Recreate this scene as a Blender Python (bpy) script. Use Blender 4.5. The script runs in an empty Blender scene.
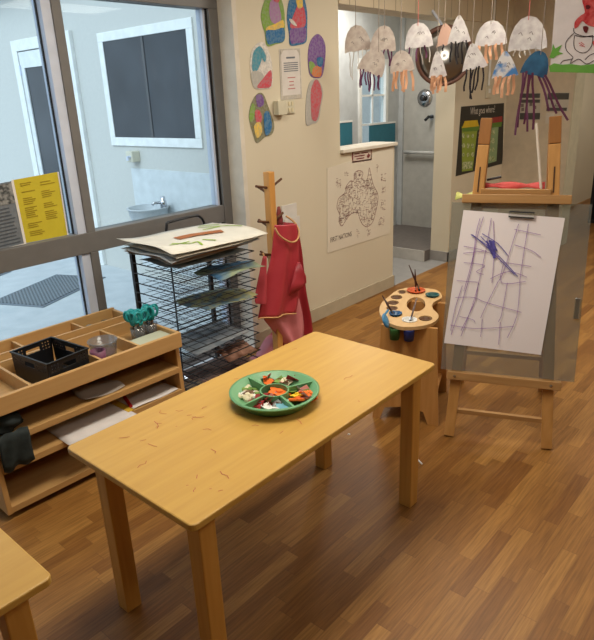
import bpy, bmesh, math, random
from mathutils import Vector, Matrix
random.seed(7)
R = math.radians
SC = bpy.context.scene
COL = SC.collection

# ------------------------------------------------------------------ camera maths
F_PX, PITCH, ROLL, YAW, CAM_H = 611.2154, 0.3497, -0.0419, 0.841, 1.6471
_fw = Vector((math.sin(YAW)*math.cos(PITCH), math.cos(YAW)*math.cos(PITCH), -math.sin(PITCH)))
_r = Vector((math.cos(YAW), -math.sin(YAW), 0))
_u = _r.cross(_fw)
_r2 = _r*math.cos(ROLL) + _u*math.sin(ROLL)
_u2 = -_r*math.sin(ROLL) + _u*math.cos(ROLL)
CAM = Vector((0, 0, CAM_H))
def ray(u, v): return _fw + _r2*((u-297)/F_PX) - _u2*((v-320)/F_PX)
def at(u, v, axis, val):
    """world point on the axis-aligned plane that is seen in that direction (survey helper)"""
    d = ray(u, v); t = (val-CAM[axis])/d[axis]
    return CAM + d*t
def onplane(u, v, p0, n):
    d = ray(u, v); t = (p0-CAM).dot(n)/d.dot(n)
    return CAM + d*t

cd = bpy.data.cameras.new('camera'); cam = bpy.data.objects.new('camera', cd); COL.objects.link(cam)
M = Matrix((( _r2.x, _u2.x, -_fw.x, 0), (_r2.y, _u2.y, -_fw.y, 0), (_r2.z, _u2.z, -_fw.z, CAM_H), (0, 0, 0, 1)))
cam.matrix_world = M
cd.sensor_fit = 'HORIZONTAL'; cd.sensor_width = 36; cd.lens = F_PX*36/594; cd.clip_start = .02
SC.camera = cam

# ------------------------------------------------------------------ materials
def lin(c):
    c /= 255
    return c/12.92 if c <= .04045 else ((c+.055)/1.055)**2.4
def rgb(*c): return (lin(c[0]), lin(c[1]), lin(c[2]), 1)
MATS = {}
def mat(name, c, rough=.6, c2=None, scale=12, stretch=(1, 1, 1), metal=0, spec=.3, detail=4, bump=0, contrast=.25, emit=0):
    """principled material, colour mottled between c and c2 by a stretched noise"""
    if name in MATS: return MATS[name]
    m = bpy.data.materials.new(name); m.use_nodes = True
    nt = m.node_tree; b = nt.nodes['Principled BSDF']
    b.inputs['Roughness'].default_value = rough; b.inputs['Metallic'].default_value = metal
    b.inputs['Specular IOR Level'].default_value = spec
    if c2 is None: c2 = tuple(max(0, x*.93) for x in c)
    tc = nt.nodes.new('ShaderNodeTexCoord'); mp = nt.nodes.new('ShaderNodeMapping')
    mp.inputs['Scale'].default_value = stretch
    no = nt.nodes.new('ShaderNodeTexNoise'); no.inputs['Scale'].default_value = scale; no.inputs['Detail'].default_value = detail
    rp = nt.nodes.new('ShaderNodeValToRGB')
    rp.color_ramp.elements[0].position = .5-contrast; rp.color_ramp.elements[1].position = .5+contrast
    rp.color_ramp.elements[0].color = rgb(*c); rp.color_ramp.elements[1].color = rgb(*c2)
    nt.links.new(tc.outputs['Object'], mp.inputs[0]); nt.links.new(mp.outputs[0], no.inputs['Vector'])
    nt.links.new(no.outputs['Fac'], rp.inputs[0]); nt.links.new(rp.outputs[0], b.inputs['Base Color'])
    if bump:
        bp = nt.nodes.new('ShaderNodeBump'); bp.inputs['Strength'].default_value = bump; bp.inputs['Distance'].default_value = .01
        nt.links.new(no.outputs['Fac'], bp.inputs['Height']); nt.links.new(bp.outputs[0], b.inputs['Normal'])
    if emit:
        b.inputs['Emission Strength'].default_value = emit; b.inputs['Emission Color'].default_value = rgb(*c)
    MATS[name] = m
    return m
def wood(name, c, c2, axis=0, rough=.45, scale=9, spec=.35):
    st = [14, 14, 14]; st[axis] = 1
    return mat(name, c, rough, c2, scale=scale*.35, stretch=st, spec=spec, detail=5, contrast=.3)
def glassy(name, tint, trans=.9, gloss_rough=.02, dif=None, fres=.012):
    """clear sheet: transparent with a fresnel reflection and, if dif is given, a milky diffuse share"""
    if name in MATS: return MATS[name]
    m = bpy.data.materials.new(name); m.use_nodes = True; nt = m.node_tree; nt.nodes.clear()
    out = nt.nodes.new('ShaderNodeOutputMaterial')
    tr = nt.nodes.new('ShaderNodeBsdfTransparent'); tr.inputs[0].default_value = rgb(*tint)
    gl = nt.nodes.new('ShaderNodeBsdfGlossy'); gl.inputs['Roughness'].default_value = gloss_rough
    lf = nt.nodes.new('ShaderNodeLayerWeight'); lf.inputs[0].default_value = .5
    pw = nt.nodes.new('ShaderNodeMath'); pw.operation = 'POWER'; pw.inputs[1].default_value = 5; nt.links.new(lf.outputs['Facing'], pw.inputs[0])
    lw = nt.nodes.new('ShaderNodeMath'); lw.operation = 'MULTIPLY_ADD'; lw.inputs[1].default_value = .35; lw.inputs[2].default_value = fres; nt.links.new(pw.outputs[0], lw.inputs[0])
    mx = nt.nodes.new('ShaderNodeMixShader')
    base = tr.outputs[0]
    if dif:
        df = nt.nodes.new('ShaderNodeBsdfDiffuse'); df.inputs[0].default_value = rgb(*dif)
        m2 = nt.nodes.new('ShaderNodeMixShader'); m2.inputs[0].default_value = 1-trans
        nt.links.new(tr.outputs[0], m2.inputs[1]); nt.links.new(df.outputs[0], m2.inputs[2]); base = m2.outputs[0]
    nt.links.new(lw.outputs[0], mx.inputs[0]); nt.links.new(base, mx.inputs[1]); nt.links.new(gl.outputs[0], mx.inputs[2])
    nt.links.new(mx.outputs[0], out.inputs[0])
    MATS[name] = m
    return m

def floor_material():
    m = bpy.data.materials.new('strip_wood_vinyl'); m.use_nodes = True; nt = m.node_tree; b = nt.nodes['Principled BSDF']
    N = nt.nodes.new; L = nt.links.new
    tc = N('ShaderNodeTexCoord'); sep = N('ShaderNodeSeparateXYZ'); L(tc.outputs['Object'], sep.inputs[0])
    def math_(op, a, bb=None):
        n = N('ShaderNodeMath'); n.operation = op
        for i, x in enumerate((a, bb)):
            if x is None: continue
            if isinstance(x, (int, float)): n.inputs[i].default_value = x
            else: L(x, n.inputs[i])
        return n.outputs[0]
    row = math_('FLOOR', math_('DIVIDE', sep.outputs['Y'], .058))
    wn = N('ShaderNodeTexWhiteNoise'); wn.noise_dimensions = '1D'; L(row, wn.inputs['W'])
    xs = math_('DIVIDE', math_('ADD', sep.outputs['X'], math_('MULTIPLY', wn.outputs['Value'], 7.3)), .40)
    colm = math_('FLOOR', xs)
    cmb = N('ShaderNodeCombineXYZ'); L(row, cmb.inputs[0]); L(colm, cmb.inputs[1])
    w2 = N('ShaderNodeTexWhiteNoise'); w2.noise_dimensions = '2D'; L(cmb.outputs[0], w2.inputs['Vector'])
    rp = N('ShaderNodeValToRGB'); e = rp.color_ramp.elements
    e[0].position = 0; e[0].color = rgb(124, 82, 38); e[1].position = 1; e[1].color = rgb(162, 118, 62)
    k = e.new(.18); k.color = rgb(132, 90, 43); k = e.new(.6); k.color = rgb(144, 101, 50)
    L(w2.outputs['Value'], rp.inputs[0])
    # grain
    mp = N('ShaderNodeMapping'); mp.inputs['Scale'].default_value = (3, 60, 1)
    off = N('ShaderNodeCombineXYZ'); L(math_('MULTIPLY', w2.outputs['Value'], 50), off.inputs[0])
    va = N('ShaderNodeVectorMath'); va.operation = 'ADD'; L(tc.outputs['Object'], va.inputs[0]); L(off.outputs[0], va.inputs[1])
    L(va.outputs[0], mp.inputs[0])
    no = N('ShaderNodeTexNoise'); no.inputs['Scale'].default_value = 2.2; no.inputs['Detail'].default_value = 6; L(mp.outputs[0], no.inputs['Vector'])
    gr = N('ShaderNodeValToRGB'); gr.color_ramp.elements[0].position = .3; gr.color_ramp.elements[1].position = .72
    gr.color_ramp.elements[0].color = (.66, .62, .56, 1); gr.color_ramp.elements[1].color = (1.16, 1.14, 1.1, 1)
    L(no.outputs['Fac'], gr.inputs[0])
    mx = N('ShaderNodeMix'); mx.data_type = 'RGBA'; mx.blend_type = 'MULTIPLY'; mx.inputs['Factor'].default_value = 1
    L(rp.outputs[0], mx.inputs['A']); L(gr.outputs[0], mx.inputs['B'])
    # thin dark joints between the rows and at the ends
    fy = math_('FRACT', math_('DIVIDE', sep.outputs['Y'], .058)); fx = math_('FRACT', xs)
    jo = math_('MAXIMUM', math_('LESS_THAN', fy, .035), math_('LESS_THAN', fx, .007))
    m2 = N('ShaderNodeMix'); m2.data_type = 'RGBA'; L(math_('MULTIPLY', jo, .4), m2.inputs['Factor'])
    L(mx.outputs['Result'], m2.inputs['A']); m2.inputs['B'].default_value = rgb(96, 62, 34)
    L(m2.outputs['Result'], b.inputs['Base Color'])
    b.inputs['Roughness'].default_value = .42; b.inputs['Specular IOR Level'].default_value = .3
    return m
def groove_material():
    m = bpy.data.materials.new('grooved_panel_paint'); m.use_nodes = True; nt = m.node_tree; b = nt.nodes['Principled BSDF']
    tc = nt.nodes.new('ShaderNodeTexCoord'); sep = nt.nodes.new('ShaderNodeSeparateXYZ'); nt.links.new(tc.outputs['Object'], sep.inputs[0])
    d = nt.nodes.new('ShaderNodeMath'); d.operation = 'DIVIDE'; d.inputs[1].default_value = .3; nt.links.new(sep.outputs['X'], d.inputs[0])
    f = nt.nodes.new('ShaderNodeMath'); f.operation = 'FRACT'; nt.links.new(d.outputs[0], f.inputs[0])
    l = nt.nodes.new('ShaderNodeMath'); l.operation = 'LESS_THAN'; l.inputs[1].default_value = .03; nt.links.new(f.outputs[0], l.inputs[0])
    mx = nt.nodes.new('ShaderNodeMix'); mx.data_type = 'RGBA'; nt.links.new(l.outputs[0], mx.inputs['Factor'])
    mx.inputs['A'].default_value = rgb(205, 192, 166); mx.inputs['B'].default_value = rgb(150, 136, 112)
    nt.links.new(mx.outputs['Result'], b.inputs['Base Color']); b.inputs['Roughness'].default_value = .6
    return m

WALL = mat('cream_wall_paint', (207, 198, 176), .7, (202, 192, 170), scale=1.5)
WALL_PALE = mat('pale_wall_paint', (214, 206, 192), .7)
SKIRT = mat('skirting_paint', (186, 174, 150), .6)
PINE = wood('pine_x', (214, 168, 92), (202, 152, 78), 0)
PINE_Z = wood('pine_z', (198, 148, 74), (178, 126, 56), 2)
TABLETOP = wood('table_laminate', (198, 158, 80), (184, 142, 70), 0, rough=.4)
BEECH = wood('beech_ply_x', (192, 152, 98), (174, 134, 82), 0)
BEECH_D = wood('beech_inside_shaded', (170, 122, 70), (150, 104, 58), 0)  # darker beech, shade of the shelf interior put into the colour
BEECH_EDGE = wood('beech_edge_x', (202, 162, 108), (188, 146, 92), 0)
BEECH_Z = wood('beech_ply_z', (192, 150, 94), (174, 130, 78), 2)
EASEL = wood('easel_pine_z', (190, 142, 84), (168, 120, 64), 2)
EASEL_D = wood('easel_pine_dark', (150, 100, 50), (132, 86, 42), 2)
EASEL_X = wood('easel_pine_x', (174, 134, 86), (148, 108, 64), 0)
STAND_W = wood('stand_pine_z', (196, 146, 86), (172, 120, 64), 2)
DARKPEG = mat('dark_peg', (92, 58, 36), .5)
BRONZE = mat('bronze_aluminium', (114, 112, 110), .45, (106, 104, 103), metal=.0, spec=.5)
BRONZE_L = mat('daylight_tint_aluminium', (204, 212, 230), .4, spec=.5)  # pale bluish tone carries the daylight on the window post
RUBBER = mat('black_rubber', (28, 28, 30), .6)
WHITE = mat('white_paint', (232, 234, 232), .5)
PAPER = mat('white_paper', (232, 228, 224), .8, (226, 220, 216), scale=6)
BLACKM = mat('black_wire', (26, 28, 32), .4, spec=.5)
BLACKP = mat('black_plastic', (24, 24, 27), .4, spec=.5)
CHROME = mat('chrome', (200, 200, 205), .15, metal=1)
GLASS = glassy('window_glass', (240, 247, 250))

# ------------------------------------------------------------------ mesh builder
class MB:
    def __init__(s): s.v = []; s.f = []
    def add(s, vs, fs):
        o = len(s.v); s.v += [Vector(v) for v in vs]; s.f += [tuple(i+o for i in f) for f in fs]; return s
    def box(s, a, b, m=None):
        x0, y0, z0 = a; x1, y1, z1 = b
        vs = [Vector(p) for p in ((x0,y0,z0),(x1,y0,z0),(x1,y1,z0),(x0,y1,z0),(x0,y0,z1),(x1,y0,z1),(x1,y1,z1),(x0,y1,z1))]
        if m: vs = [m @ v for v in vs]
        return s.add(vs, [(3,2,1,0),(4,5,6,7),(0,1,5,4),(1,2,6,5),(2,3,7,6),(3,0,4,7)])
    def beam(s, p, q, w, t, side=None):
        """rectangular bar from p to q; width w across 'side', thickness t"""
        p, q = Vector(p), Vector(q); d = (q-p).normalized()
        side = Vector(side) if side else (Vector((0,0,1)) if abs(d.z) < .9 else Vector((1,0,0)))
        n = d.cross(side).normalized(); sd = n.cross(d).normalized()
        vs = []
        for c in (p, q):
            for a, b in ((-1,-1),(1,-1),(1,1),(-1,1)): vs.append(c + sd*(a*w/2) + n*(b*t/2))
        return s.add(vs, [(0,1,2,3),(7,6,5,4),(0,4,5,1),(1,5,6,2),(2,6,7,3),(3,7,4,0)])
    def tube(s, pts, r, n=8, closed=False, caps=True):
        pts = [Vector(p) for p in pts]; N = len(pts); rings = []
        rr = r if isinstance(r, (list, tuple)) else [r]*N
        up = None
        for i, p in enumerate(pts):
            if closed: t = (pts[(i+1) % N]-pts[i-1]).normalized()
            else: t = (pts[min(i+1, N-1)]-pts[max(i-1, 0)]).normalized()
            if up is None: up = Vector((0,0,1)) if abs(t.z) < .9 else Vector((1,0,0))
            a = t.cross(up)
            if a.length < 1e-6: a = t.orthogonal()
            a.normalize(); b = a.cross(t).normalized(); up = b
            rings.append([p + a*(rr[i]*math.cos(2*math.pi*k/n)) + b*(rr[i]*math.sin(2*math.pi*k/n)) for k in range(n)])
        vs = [v for rg in rings for v in rg]; fs = []
        for i in range(N if closed else N-1):
            j = (i+1) % N
            for k in range(n): fs.append((i*n+k, i*n+(k+1) % n, j*n+(k+1) % n, j*n+k))
        if caps and not closed: fs += [tuple(range(n))[::-1], tuple((N-1)*n+k for k in range(n))]
        return s.add(vs, fs)
    def lathe(s, prof, c=(0,0,0), n=28, m=None, close=False):
        vs = []; fs = []; c = Vector(c)
        for (r, z) in prof:
            for k in range(n):
                p = Vector((r*math.cos(2*math.pi*k/n), r*math.sin(2*math.pi*k/n), z))
                vs.append((m @ p if m else p) + c)
        K = len(prof)
        for i in range(K if close else K-1):
            j = (i+1) % K
            for k in range(n): fs.append((i*n+k, i*n+(k+1) % n, j*n+(k+1) % n, j*n+k))
        if not close: fs += [tuple(range(n))[::-1], tuple((K-1)*n+k for k in range(n))]
        return s.add(vs, fs)
    def prism(s, poly, d):
        """polygon (3-D points) pushed along d"""
        d = Vector(d); n = len(poly); vs = [Vector(p) for p in poly] + [Vector(p)+d for p in poly]
        return s.add(vs, [tuple(range(n))[::-1], tuple(range(n, 2*n))] + [(i, (i+1) % n, n+(i+1) % n, n+i) for i in range(n)])
    def strip(s, pts, w, n, d=None):
        """flat ribbon of width w along pts, lying square to normal n"""
        pts = [Vector(p) for p in pts]; n = Vector(n).normalized(); vs = []; fs = []
        for i, p in enumerate(pts):
            t = (pts[min(i+1, len(pts)-1)]-pts[max(i-1, 0)]).normalized(); a = t.cross(n).normalized()*(w/2)
            vs += [p-a, p+a]
        for i in range(len(pts)-1): fs.append((2*i, 2*i+1, 2*i+3, 2*i+2))
        return s.add(vs, fs)
    def grid(s, rows):
        n = len(rows[0]); vs = [p for r in rows for p in r]; fs = []
        for i in range(len(rows)-1):
            for k in range(n-1): fs.append((i*n+k, i*n+k+1, (i+1)*n+k+1, (i+1)*n+k))
        return s.add(vs, fs)

WM = {}
def world_matrix(o):
    m = Matrix.LocRotScale(o.location, o.rotation_euler, o.scale)
    return world_matrix(o.parent) @ m if o.parent else m
def obj(name, mb, m, parent=None, world=False, smooth=False, bevel=0, solid=0, sub=0, label=None, weld=False):
    me = bpy.data.meshes.new(name)
    vs = mb.v
    if world and parent:
        inv = world_matrix(parent).inverted(); vs = [inv @ v for v in vs]
    me.from_pydata([tuple(v) for v in vs], [], mb.f); me.update()
    bm = bmesh.new(); bm.from_mesh(me)
    if weld: bmesh.ops.remove_doubles(bm, verts=bm.verts, dist=1e-5)
    bmesh.ops.recalc_face_normals(bm, faces=bm.faces); bm.to_mesh(me); bm.free()
    me.materials.append(m)
    o = bpy.data.objects.new(name, me); COL.objects.link(o)
    if parent: o.parent = parent
    if smooth:
        for p in me.polygons: p.use_smooth = True
    if solid: md = o.modifiers.new('thick', 'SOLIDIFY'); md.thickness = solid; md.offset = 0
    if bevel:
        md = o.modifiers.new('bevel', 'BEVEL'); md.width = bevel; md.segments = 2; md.limit_method = 'ANGLE'; md.angle_limit = R(40)
    if sub: md = o.modifiers.new('sub', 'SUBSURF'); md.levels = sub; md.render_levels = sub
    if label: o['label'] = label
    return o
def tag(o, label, cat, group=None):
    o['label'] = label; o['category'] = cat
    if group: o['group'] = group
    return o
def thing(name, label, cat, loc=(0,0,0), rotz=0, group=None):
    o = bpy.data.objects.new(name, None); COL.objects.link(o); o.empty_display_size = .05
    o.location = loc; o.rotation_euler = (0, 0, rotz)
    return tag(o, label, cat, group)
def base_of(mb):
    xs = [v.x for v in mb.v]; ys = [v.y for v in mb.v]; zs = [v.z for v in mb.v]
    return Vector(((min(xs)+max(xs))/2, (min(ys)+max(ys))/2, min(zs)))
def single(name, mb, m, label, cat, group=None, **k):
    """a thing that is one mesh: origin moved to its base"""
    c = base_of(mb); mb.v = [v-c for v in mb.v]
    o = obj(name, mb, m, **k); o.location = c
    return tag(o, label, cat, group)
def struct(name, mb, m, parent=None, **k):
    o = obj(name, mb, m, parent, **k)
    if not parent: o['kind'] = 'structure'
    return o
def text_mb(txt, size, fn, align='LEFT'):
    """lettering as mesh; fn maps (x,y) of the text plane to a world point"""
    cu = bpy.data.curves.new('t', 'FONT'); cu.body = txt; cu.size = size; cu.align_x = align; cu.resolution_u = 2
    o = bpy.data.objects.new('t', cu); COL.objects.link(o)
    dg = bpy.context.evaluated_depsgraph_get(); me = bpy.data.meshes.new_from_object(o.evaluated_get(dg))
    mb = MB(); mb.add([fn(v.co.x, v.co.y) for v in me.vertices], [tuple(p.vertices) for p in me.polygons])
    bpy.data.objects.remove(o); bpy.data.curves.remove(cu); bpy.data.meshes.remove(me)
    return mb
def curve_plate(outline, holes, t):
    """flat plate with real holes, as a mesh builder; outline/holes are lists of (x,y)"""
    cu = bpy.data.curves.new('p', 'CURVE'); cu.dimensions = '2D'; cu.fill_mode = 'BOTH'; cu.extrude = t/2
    for pl in [outline]+holes:
        sp = cu.splines.new('POLY'); sp.points.add(len(pl)-1); sp.use_cyclic_u = True
        for i, p in enumerate(pl): sp.points[i].co = (p[0], p[1], 0, 1)
    o = bpy.data.objects.new('p', cu); COL.objects.link(o)
    dg = bpy.context.evaluated_depsgraph_get(); me = bpy.data.meshes.new_from_object(o.evaluated_get(dg))
    mb = MB(); mb.add([v.co.copy() for v in me.vertices], [tuple(p.vertices) for p in me.polygons])
    bpy.data.objects.remove(o); bpy.data.curves.remove(cu); bpy.data.meshes.remove(me)
    return mb
def smooth_closed(pts, n=4):
    out = []; N = len(pts)
    for i in range(N):
        p0, p1, p2, p3 = [Vector(pts[(i+k-1) % N]) for k in range(4)]
        for j in range(n):
            t = j/n
            out.append(.5*((2*p1)+(p2-p0)*t+(2*p0-5*p1+4*p2-p3)*t*t+(3*p1-p0-3*p2+p3)*t**3))
    return out
def smooth_open(pts, n=4):
    pts = [Vector(p) for p in pts]; out = []; N = len(pts)
    for i in range(N-1):
        p0, p1, p2, p3 = pts[max(i-1, 0)], pts[i], pts[i+1], pts[min(i+2, N-1)]
        for j in range(n):
            t = j/n
            out.append(.5*((2*p1)+(p2-p0)*t+(2*p0-5*p1+4*p2-p3)*t*t+(3*p1-p0-3*p2+p3)*t**3))
    return out+[pts[-1]]

# ================================================================== SETTING
YW, YG = 2.88, 3.0          # wall face, window frame face
TH = .2
struct('floor', MB().box((-2.5, -3.5, -.06), (11, YW+.001, 0)), floor_material())
struct('floor_bathroom', MB().box((3.7, YW+.001, -.06), (7.2, 5.2, -.001)), mat('grey_vinyl', (150, 148, 146), .5))
struct('ceiling', MB().box((-2.5, -3.5, 2.72), (11, YW+TH, 2.8)), mat('ceiling_white', (236, 234, 228), .8))
XE, XJ = 2.765, 3.785        # right edge of the window opening, left edge of the bathroom opening
XC, XR = 5.57, 6.74          # column edge, right wall face
XH = 4.535                   # end of the half wall
w = MB(); w.box((XE, YW, 0), (XJ, YW+TH, 2.72)); w.box((XJ, YW, 0), (XH, YW+TH, 1.235)); w.box((XC, YW, 0), (11, YW+TH, 2.245))
w.box((-2.5, YW, 2.26), (XE, YW+TH, 2.72)); w.box((-2.5, YW, 0), (-.6, YW+TH, 2.26))
struct('wall_back', w, WALL)
struct('wall_bulkhead', MB().box((XJ, YW-.012, 2.245), (11, YW+TH, 2.72)), groove_material())
struct('trim_1', MB().box((XJ-.0, YW-.03, 1.235), (XH+.006, YW+TH+.02, 1.262)), mat('ledge_cream', (218, 212, 198), .6), bevel=.004)   # ledge on the half wall
struct('trim_2', MB().box((XE-.006, YW-.004, 0), (XE, YG, 2.26)).box((XE, YW-.004, 0), (XE+.03, YW, 2.26)), WALL_PALE)
struct('baseboard_back', MB().box((XE, YW-.014, 0), (XH+.012, YW, .105)).box((XH, YW-.014, 0), (XH+.012, YW+TH, .105)), SKIRT, bevel=.003)
struct('baseboard_column', MB().box((XC-.012, YW-.014, 0), (XR, YW, .1)).box((XC-.012, YW-.014, 0), (XC, YW+TH, .1)), mat('grey_skirt', (150, 146, 142), .6))
yR = 2.19
struct('wall_right', MB().box((XR, yR, 0), (XR+.26, YW, 2.72)), mat('warm_grey_paint', (204, 190, 168), .7))
struct('trim_3', MB().box((XR-.004, yR-.012, 0), (XR+.264, yR, 2.72)), mat('end_cap_paint', (196, 190, 166), .6))

struct('wall_far', MB().box((10.9, -3.5, 0), (11, YW, 2.8)), mat('warm_grey_paint', (204, 190, 168), .7))
struct('wall_left', MB().box((-2.6, -3.5, 0), (-2.5, YW+TH, 2.8)), WALL)
struct('wall_front', MB().box((-2.6, -3.6, 0), (11, -3.5, 2.8)), WALL)
# bathroom beyond the half wall
BX, BY, BZ = 6.5, 4.06, .11
BLUE = mat('pale_blue_paint', (190, 194, 196), .6)
struct('wall_bathroom_back', MB().box((BX, YW+TH, 0), (BX+.1, 5.0, 2.6)), mat('grey_green_paint', (190, 188, 182), .5))
b = MB(); x0, x1 = 5.66, 6.22          # window hole in the far wall
b.box((3.6, BY, 0), (x0, BY+.1, 2.6)); b.box((x1, BY, 0), (BX, BY+.1, 2.6)); b.box((x0, BY, 0), (x1, BY+.1, 1.0)); b.box((x0, BY, 2.0), (x1, BY+.1, 2.6))
struct('wall_bathroom_far', b, BLUE)
struct('wall_bathroom_left', MB().box((3.56, YW+TH, 0), (3.7, BY, 2.6)), BLUE)
struct('ceiling_bathroom', MB().box((3.56, YW+TH, 2.6), (BX, BY+.1, 2.68)), mat('ceiling_white', (236, 234, 228)))
struct('trim_4', MB().box((3.7, BY-.04, 2.55), (BX, BY, 2.6)).box((BX-.04, YW+TH, 2.55), (BX, BY, 2.6)), WHITE)
struct('trim_5', MB().box((5.435, YW+TH, 0), (5.449, BY, BZ+.002)), mat('dark_grey_riser', (190, 186, 180), .6))
struct('floor_shower', MB().box((5.45, YW+TH, 0), (BX, BY, BZ)), mat('dark_grey_tile', (98, 92, 88), .5, (112, 104, 100), scale=20))
wf = struct('window_2', MB().box((x0, BY-.02, 1.0), (x0+.05, BY+.05, 2.0)).box((x1-.05, BY-.02, 1.0), (x1, BY+.05, 2.0)).box((x0+.05, BY-.02, 1.0), (x1-.05, BY+.05, 1.05)).box((x0+.05, BY-.02, 1.95), (x1-.05, BY+.05, 2.0)).box((x0+.05, BY, 1.62), (x1-.05, BY+.03, 1.64)).box((x0+.05, BY, 1.32), (x1-.05, BY+.03, 1.34)).box((5.93, BY, 1.05), (5.95, BY+.03, 1.95)), WHITE)
obj('pane', MB().box((x0+.05, BY+.012, 1.05), (x1-.05, BY+.016, 1.95)), GLASS, wf)
struct('trim_6', MB().box((BX-.03, BY-.06, 0), (BX, BY, 2.55)), BLUE)

# ================================================================== WINDOW WALL
XL = -.6
wn = MB()
px0, px1 = 1.645, 1.745
zt0, zt1, zh0, zh1 = .895, 1.005, 2.155, 2.26
D0, D1 = YG, YG+.09
wn.box((XL, D0, zh0), (XE, D1, zh1)); wn.box((XL, D0, zt0), (XE-.08, D1, zt1)); wn.box((XE-.075, D0, 0), (XE, D1, zh0))
wn.box((px0+.05, D0, 0), (px1, D1, zt0)); wn.box((px0+.05, D0, zt1), (px1, D1, zh0)); wn.box((XL, D0, 0), (XE-.075, D1, .06)); wn.box((XL, D0, .06), (XL+.08, D1, zh0))
win = struct('window_1', wn, BRONZE, bevel=.003)
obj('pale_daylit_jamb', MB().box((px0, D0+.01, .06), (px0+.05, D1, zt0)).box((px0, D0+.01, zt1), (px0+.05, D1, zh0)).box((XE-.1, D0+.03, .06), (XE-.085, D1, zt0)).box((XE-.1, D0+.03, zt1), (XE-.085, D1, zh0)), BRONZE_L, win)  # daylight on the post's side face is put into this colour
obj('gasket', MB().box((px0-.006, D0+.048, .06), (px0, D0+.06, zt0)).box((px0-.006, D0+.048, zt1), (px0, D0+.06, zh0)).box((XE-.085, D0+.02, .06), (XE-.075, D0+.06, zt0)).box((XE-.085, D0+.02, zt1), (XE-.075, D0+.06, zh0)), RUBBER, win)
YP = YG+.052
for (a, b_) in ((XL+.08, px0-.008), (px1, XE-.1)):
    obj('pane', MB().box((a, YP, .06), (b_, YP+.005, zt0)), GLASS, win)
    obj('pane', MB().box((a, YP, zt1), (b_, YP+.005, zh0)), GLASS, win)

# outside
CONC = mat('concrete', (196, 200, 202), .85, (178, 184, 188), scale=6, detail=8)
struct('ground', MB().box((-12, YG+.1, -.1), (3.5, 16, 0)), CONC)
XO = 3.5
oy0, oy1, oz0, oz1 = 4.24, 5.50, 1.27, 2.26      # outer window (overall)
struct('wall_outside', MB().box((XO, YW+TH, -.1), (XO+.06, 12, 2.95)), mat('render_paint', (196, 196, 190), .8, (190, 190, 186), scale=30))
struct('trim_7', MB().box((XO-.25, YG+.1, 2.85), (XO+.1, 12, 2.95)), WHITE)
yq = at(131.8, 168, 0, XO); yq2 = at(214.5, 177, 0, XO)
struct('trim_8', MB().box((XO-.012, YG+.1, .1), (XO, yq.y, yq.z)), mat('splash_sheet', (206, 212, 214), .5))
a = at(97, 30, 0, XO); b_ = at(194, 21, 0, XO); c = at(203, 152, 0, XO); d = at(113, 142, 0, XO)
y1, y0, z1, z0 = (a.y+d.y)/2, (b_.y+c.y)/2, (a.z+b_.z)/2, (c.z+d.z)/2
f = MB(); fw_ = .078
f.box((XO-.018, y0, z0), (XO, y1, z0+fw_)); f.box((XO-.018, y0, z1-fw_), (XO, y1, z1)); f.box((XO-.018, y0, z0+fw_), (XO, y0+fw_, z1-fw_)); f.box((XO-.018, y1-fw_, z0+fw_), (XO, y1, z1-fw_))
w3 = struct('window_3', f, WHITE, bevel=.004)
DARKG = mat('dark_screen', (40, 43, 48), .3, (62, 66, 72), scale=2.5, spec=.5)
obj('dark_screen', MB().box((XO-.01, y0+fw_, z0+fw_), (XO-.004, y1-fw_, z1-fw_)), DARKG, w3)
obj('mullion', MB().box((XO-.016, (y0+y1)/2-.015, z0+fw_), (XO-.01, (y0+y1)/2+.015, z1-fw_)), mat('grey_bar', (92, 92, 94)), w3)
# door
a = at(13, 40, 0, XO); b_ = at(72, 32, 0, XO); dy1, dy0, dz1 = a.y, b_.y, (a.z+b_.z)/2
f = MB(); fd = .11
f.box((XO-.04, dy0, 0), (XO, dy0+fd, dz1)); f.box((XO-.04, dy1-fd, 0), (XO, dy1, dz1)); f.box((XO-.04, dy0+fd, dz1-fd), (XO, dy1-fd, dz1))
d1 = struct('door_1', f, WHITE, bevel=.004)
f = MB(); e = dy0+fd+.01; g = dy1-fd-.01; zt = dz1-fd-.01; s = .08
f.box((XO-.03, e, .01), (XO-.005, e+s, zt)); f.box((XO-.03, g-s, .01), (XO-.005, g, zt)); f.box((XO-.03, e+s, zt-.16), (XO-.005, g-s, zt)); f.box((XO-.03, e+s, .01), (XO-.005, g-s, .25))
lf = obj('door_leaf', f, mat('door_white', (222, 226, 226), .5), d1)
obj('dark_screen', MB().box((XO-.018, e+s, .25), (XO-.01, g-s, zt-.16)), DARKG, d1)
obj('hinge', MB().box((XO-.045, dy1-fd-.02, dz1-.35), (XO-.03, dy1-fd, dz1-.25)), BRONZE_L, d1)
# tap box on the wall, wash basin
p = at(137, 156, 0, XO)
t = thing('tap_box', 'small cream tap box on the outside wall under the dark window', 'tap box', (XO, p.y, p.z-.05))
obj('body', MB().box((-.09, -.05, 0), (0, .05, .1)), mat('cream_plastic', (208, 204, 186), .5), t, bevel=.008)
obj('outlet', MB().tube([(-.09, -.02, .05), (-.12, -.02, .05), (-.12, -.02, .02)], .013), BRONZE_L, t)
p = at(148, 208, 0, XO-.2)
t = thing('wash_basin', 'round pale steel wash basin on the outside wall', 'basin', (XO-.2, p.y, p.z-.14))
obj('bowl', MB().lathe([(.05, 0), (.14, .015), (.17, .07), (.18, .135), (.19, .14), (.19, .15), (.17, .15), (.16, .08), (.12, .03), (.0, .025)]), mat('steel_pale', (188, 194, 198), .35, metal=.0, spec=.6), t, smooth=True)
obj('tap', MB().lathe([(.03, .14), (.03, .2), (.022, .21), (.022, .24), (.0, .245)], (.08, -.13, 0), 14).tube([(.06, -.12, .19), (.0, -.09, .19), (-.01, -.085, .175)], .012), CHROME, t, smooth=True)
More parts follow.
